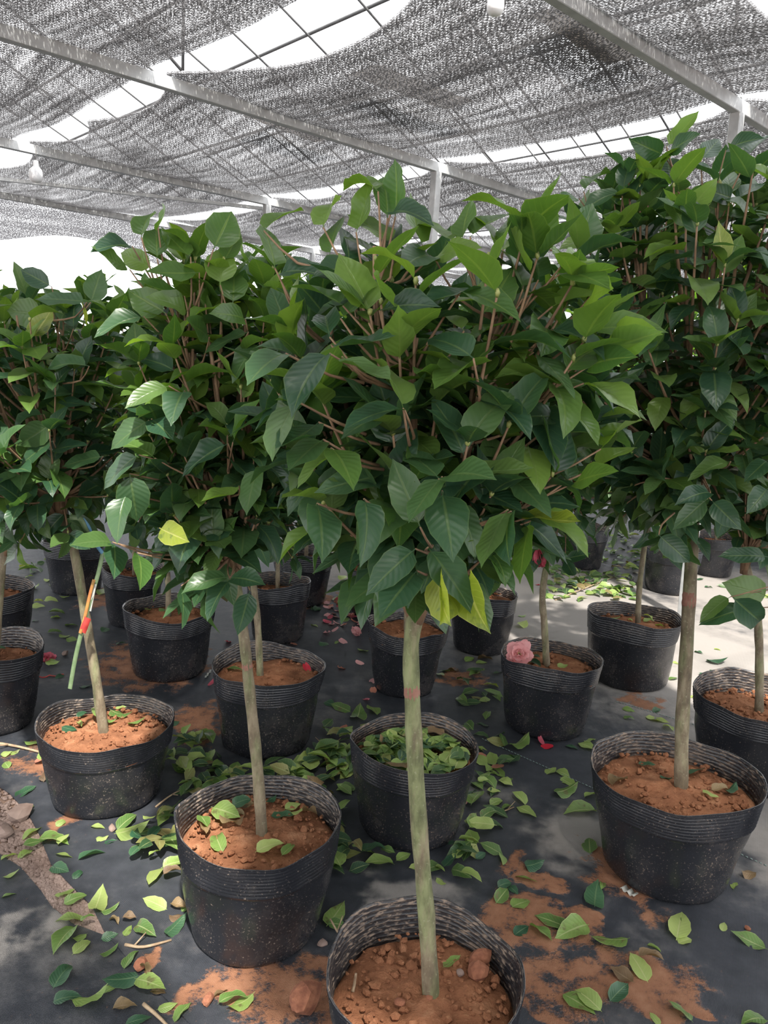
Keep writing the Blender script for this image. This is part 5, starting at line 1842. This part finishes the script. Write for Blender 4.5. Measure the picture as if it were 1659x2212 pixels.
stone(660, 2178, 0.034, 'clod', 'large round red clay clod on the ground beside the mossy-trunk pot', 0.0, 'clod', 'clay_clod')
stone(1058, 2070, 0.021, 'clod', 'flat red clay clod at the back of the crumbly soil', zpot('A'), 'clod', 'clay_clod')
stone(1034, 2112, 0.020, 'clod', 'pointed red clay clod in front of the flat one on crumbly soil', zpot('A'), 'clod', 'clay_clod')
stone(928, 2160, 0.008, 'clod', 'small orange clod against the mossy trunk base', zpot('A') + 0.004, 'clod', 'clay_clod')
stone(862, 2170, 0.009, 'clod', 'small orange clod on crumbly soil away from trunk', zpot('A') + 0.004, 'clod', 'clay_clod')
stone(994, 2106, 0.008, 'stone', 'grey pebble on the crumbly soil of the mossy-trunk pot', zpot('A') + 0.004)
stone(697, 2042, 0.010, 'stone', 'pale pebble on the red soil beside the mossy-trunk pot', 0.0)
stone(141, 1415, 0.014, 'stone', 'pale lump beside the rose-pink bloom', 0.0)
stone(12, 1800, 0.022, 'stone', 'tan stone in the gravel gap, long and flat', 0.0)
stone(45, 1772, 0.030, 'stone', 'biggest brown stone in the gravel gap', -0.01)
stone(242, 1794, 0.012, 'stone', 'pink square pebble among olive leaves', 0.0)
stone(1615, 2008, 0.007, 'clod', 'tiny red clod on grey cloth near the widest pot', 0.0, 'clod', 'clay_clod')
stone(450, 2165, 0.012, 'clod', 'small red clod on stained cloth near a brown leaf', 0.0, 'clod', 'clay_clod')
stone(305, 2090, 0.014, 'clod', 'brown clod under leaves near the gravel gap', 0.0, 'clod', 'clay_clod')

# gravel in the gap between the two cloths
grg = random.Random(77)
mb = MB()
ec = [np.array(q) for q in edge]
e2 = [np.array(q) for q in edge2]
for i in range(2600):
    t = grg.random()
    a = ec[0] + 0
    k_ = t * 7.0
    i0 = int(k_)
    pa = ec[i0] + (ec[i0 + 1] - ec[i0]) * (k_ - i0)
    k2 = t * 6.0
    i2 = int(k2)
    pb = e2[i2] + (e2[i2 + 1] - e2[i2]) * (k2 - i2)
    p = pa + (pb - pa) * grg.uniform(-0.05, 1.05)
    ico(mb, (p[0], p[1], -0.009), grg.uniform(0.003, 0.0085), grg, 0.7)
link('gravel', mb.mesh('gravel', M['stone'], False), label='pinkish gravel showing in the gap between two cloths', cat='gravel', kind='stuff')
bpy.context.view_layer.update()
GROUND = world_bvh([o for o in bpy.data.objects if o.type == 'MESH' and stem_of(o) in ('floor', 'ground_cloth', 'soil', 'soil_crumbs', 'gravel')])
zrg = random.Random(4)
order = sorted(TO_REST, key=lambda o: (o.name.startswith('fallen_petal'), o.matrix_world.translation.z))
for o in order:
    V = np.array([v_.co for v_ in o.data.vertices])
    F = [tuple(q.vertices) for q in o.data.polygons]
    m = np.array(o.matrix_basis)
    lf = o.name.startswith('fallen_leaf')
    if lf and m[2, 3] > 0.1 and math.hypot(m[0, 3] - pd[0], m[1, 3] - pd[1]) < pd[2]:
        m[:3, 2] *= 0.6
    o.matrix_basis = Matrix(rest(m, V, F, lf, 0.006 if not lf else 0.016 if m[2, 3] > 0.1 else 0.022, zrg.uniform(-0.03, 0.12)).tolist())
# stones, sticks and scraps settle until they touch
for o in bpy.data.objects:
    if o.type == 'MESH' and o.parent is None and stem_of(o) in ('stone', 'clay_clod', 'stick', 'plastic_strip', 'paper_scrap'):
        if stem_of(o) in ('clay_clod', 'paper_scrap', 'plastic_strip') and 'against' not in o['label']:
            m = clear_pots(np.array(o.matrix_world), np.array([v_.co for v_ in o.data.vertices]), [tuple(q.vertices) for q in o.data.polygons])
            o.location = tuple(m[:3, 3])
            bpy.context.view_layer.update()
        W = [o.matrix_world @ v_.co for v_ in o.data.vertices]
        gap = min(w.z - ground_z(w.x, w.y, w.z) for w in W)
        if gap > 0.0005:
            o.location.z -= gap + 0.001
# blooms come down onto what carries them
for o in list(bpy.data.objects):
    if stem_of(o) == 'camellia_bloom' and 'hanging' not in o['label']:
        W = [c_.matrix_world @ v_.co for c_ in o.children for v_ in c_.data.vertices]
        gap = 9.0
        for w in W:
            gap = min(gap, w.z - ground_z(w.x, w.y, w.z))
            for q, pb_, _t, _o in POTB:
                if math.hypot(q[0] - w.x, q[1] - w.y) < q[2] + 0.02:
                    h = pb_.ray_cast(w, Vector((0, 0, -1)), 0.3)
                    if h[0]:
                        gap = min(gap, h[3])
        o.location.z -= gap + 0.0015
print('fallen leaves', NFALL, 'objects', len(bpy.data.objects))
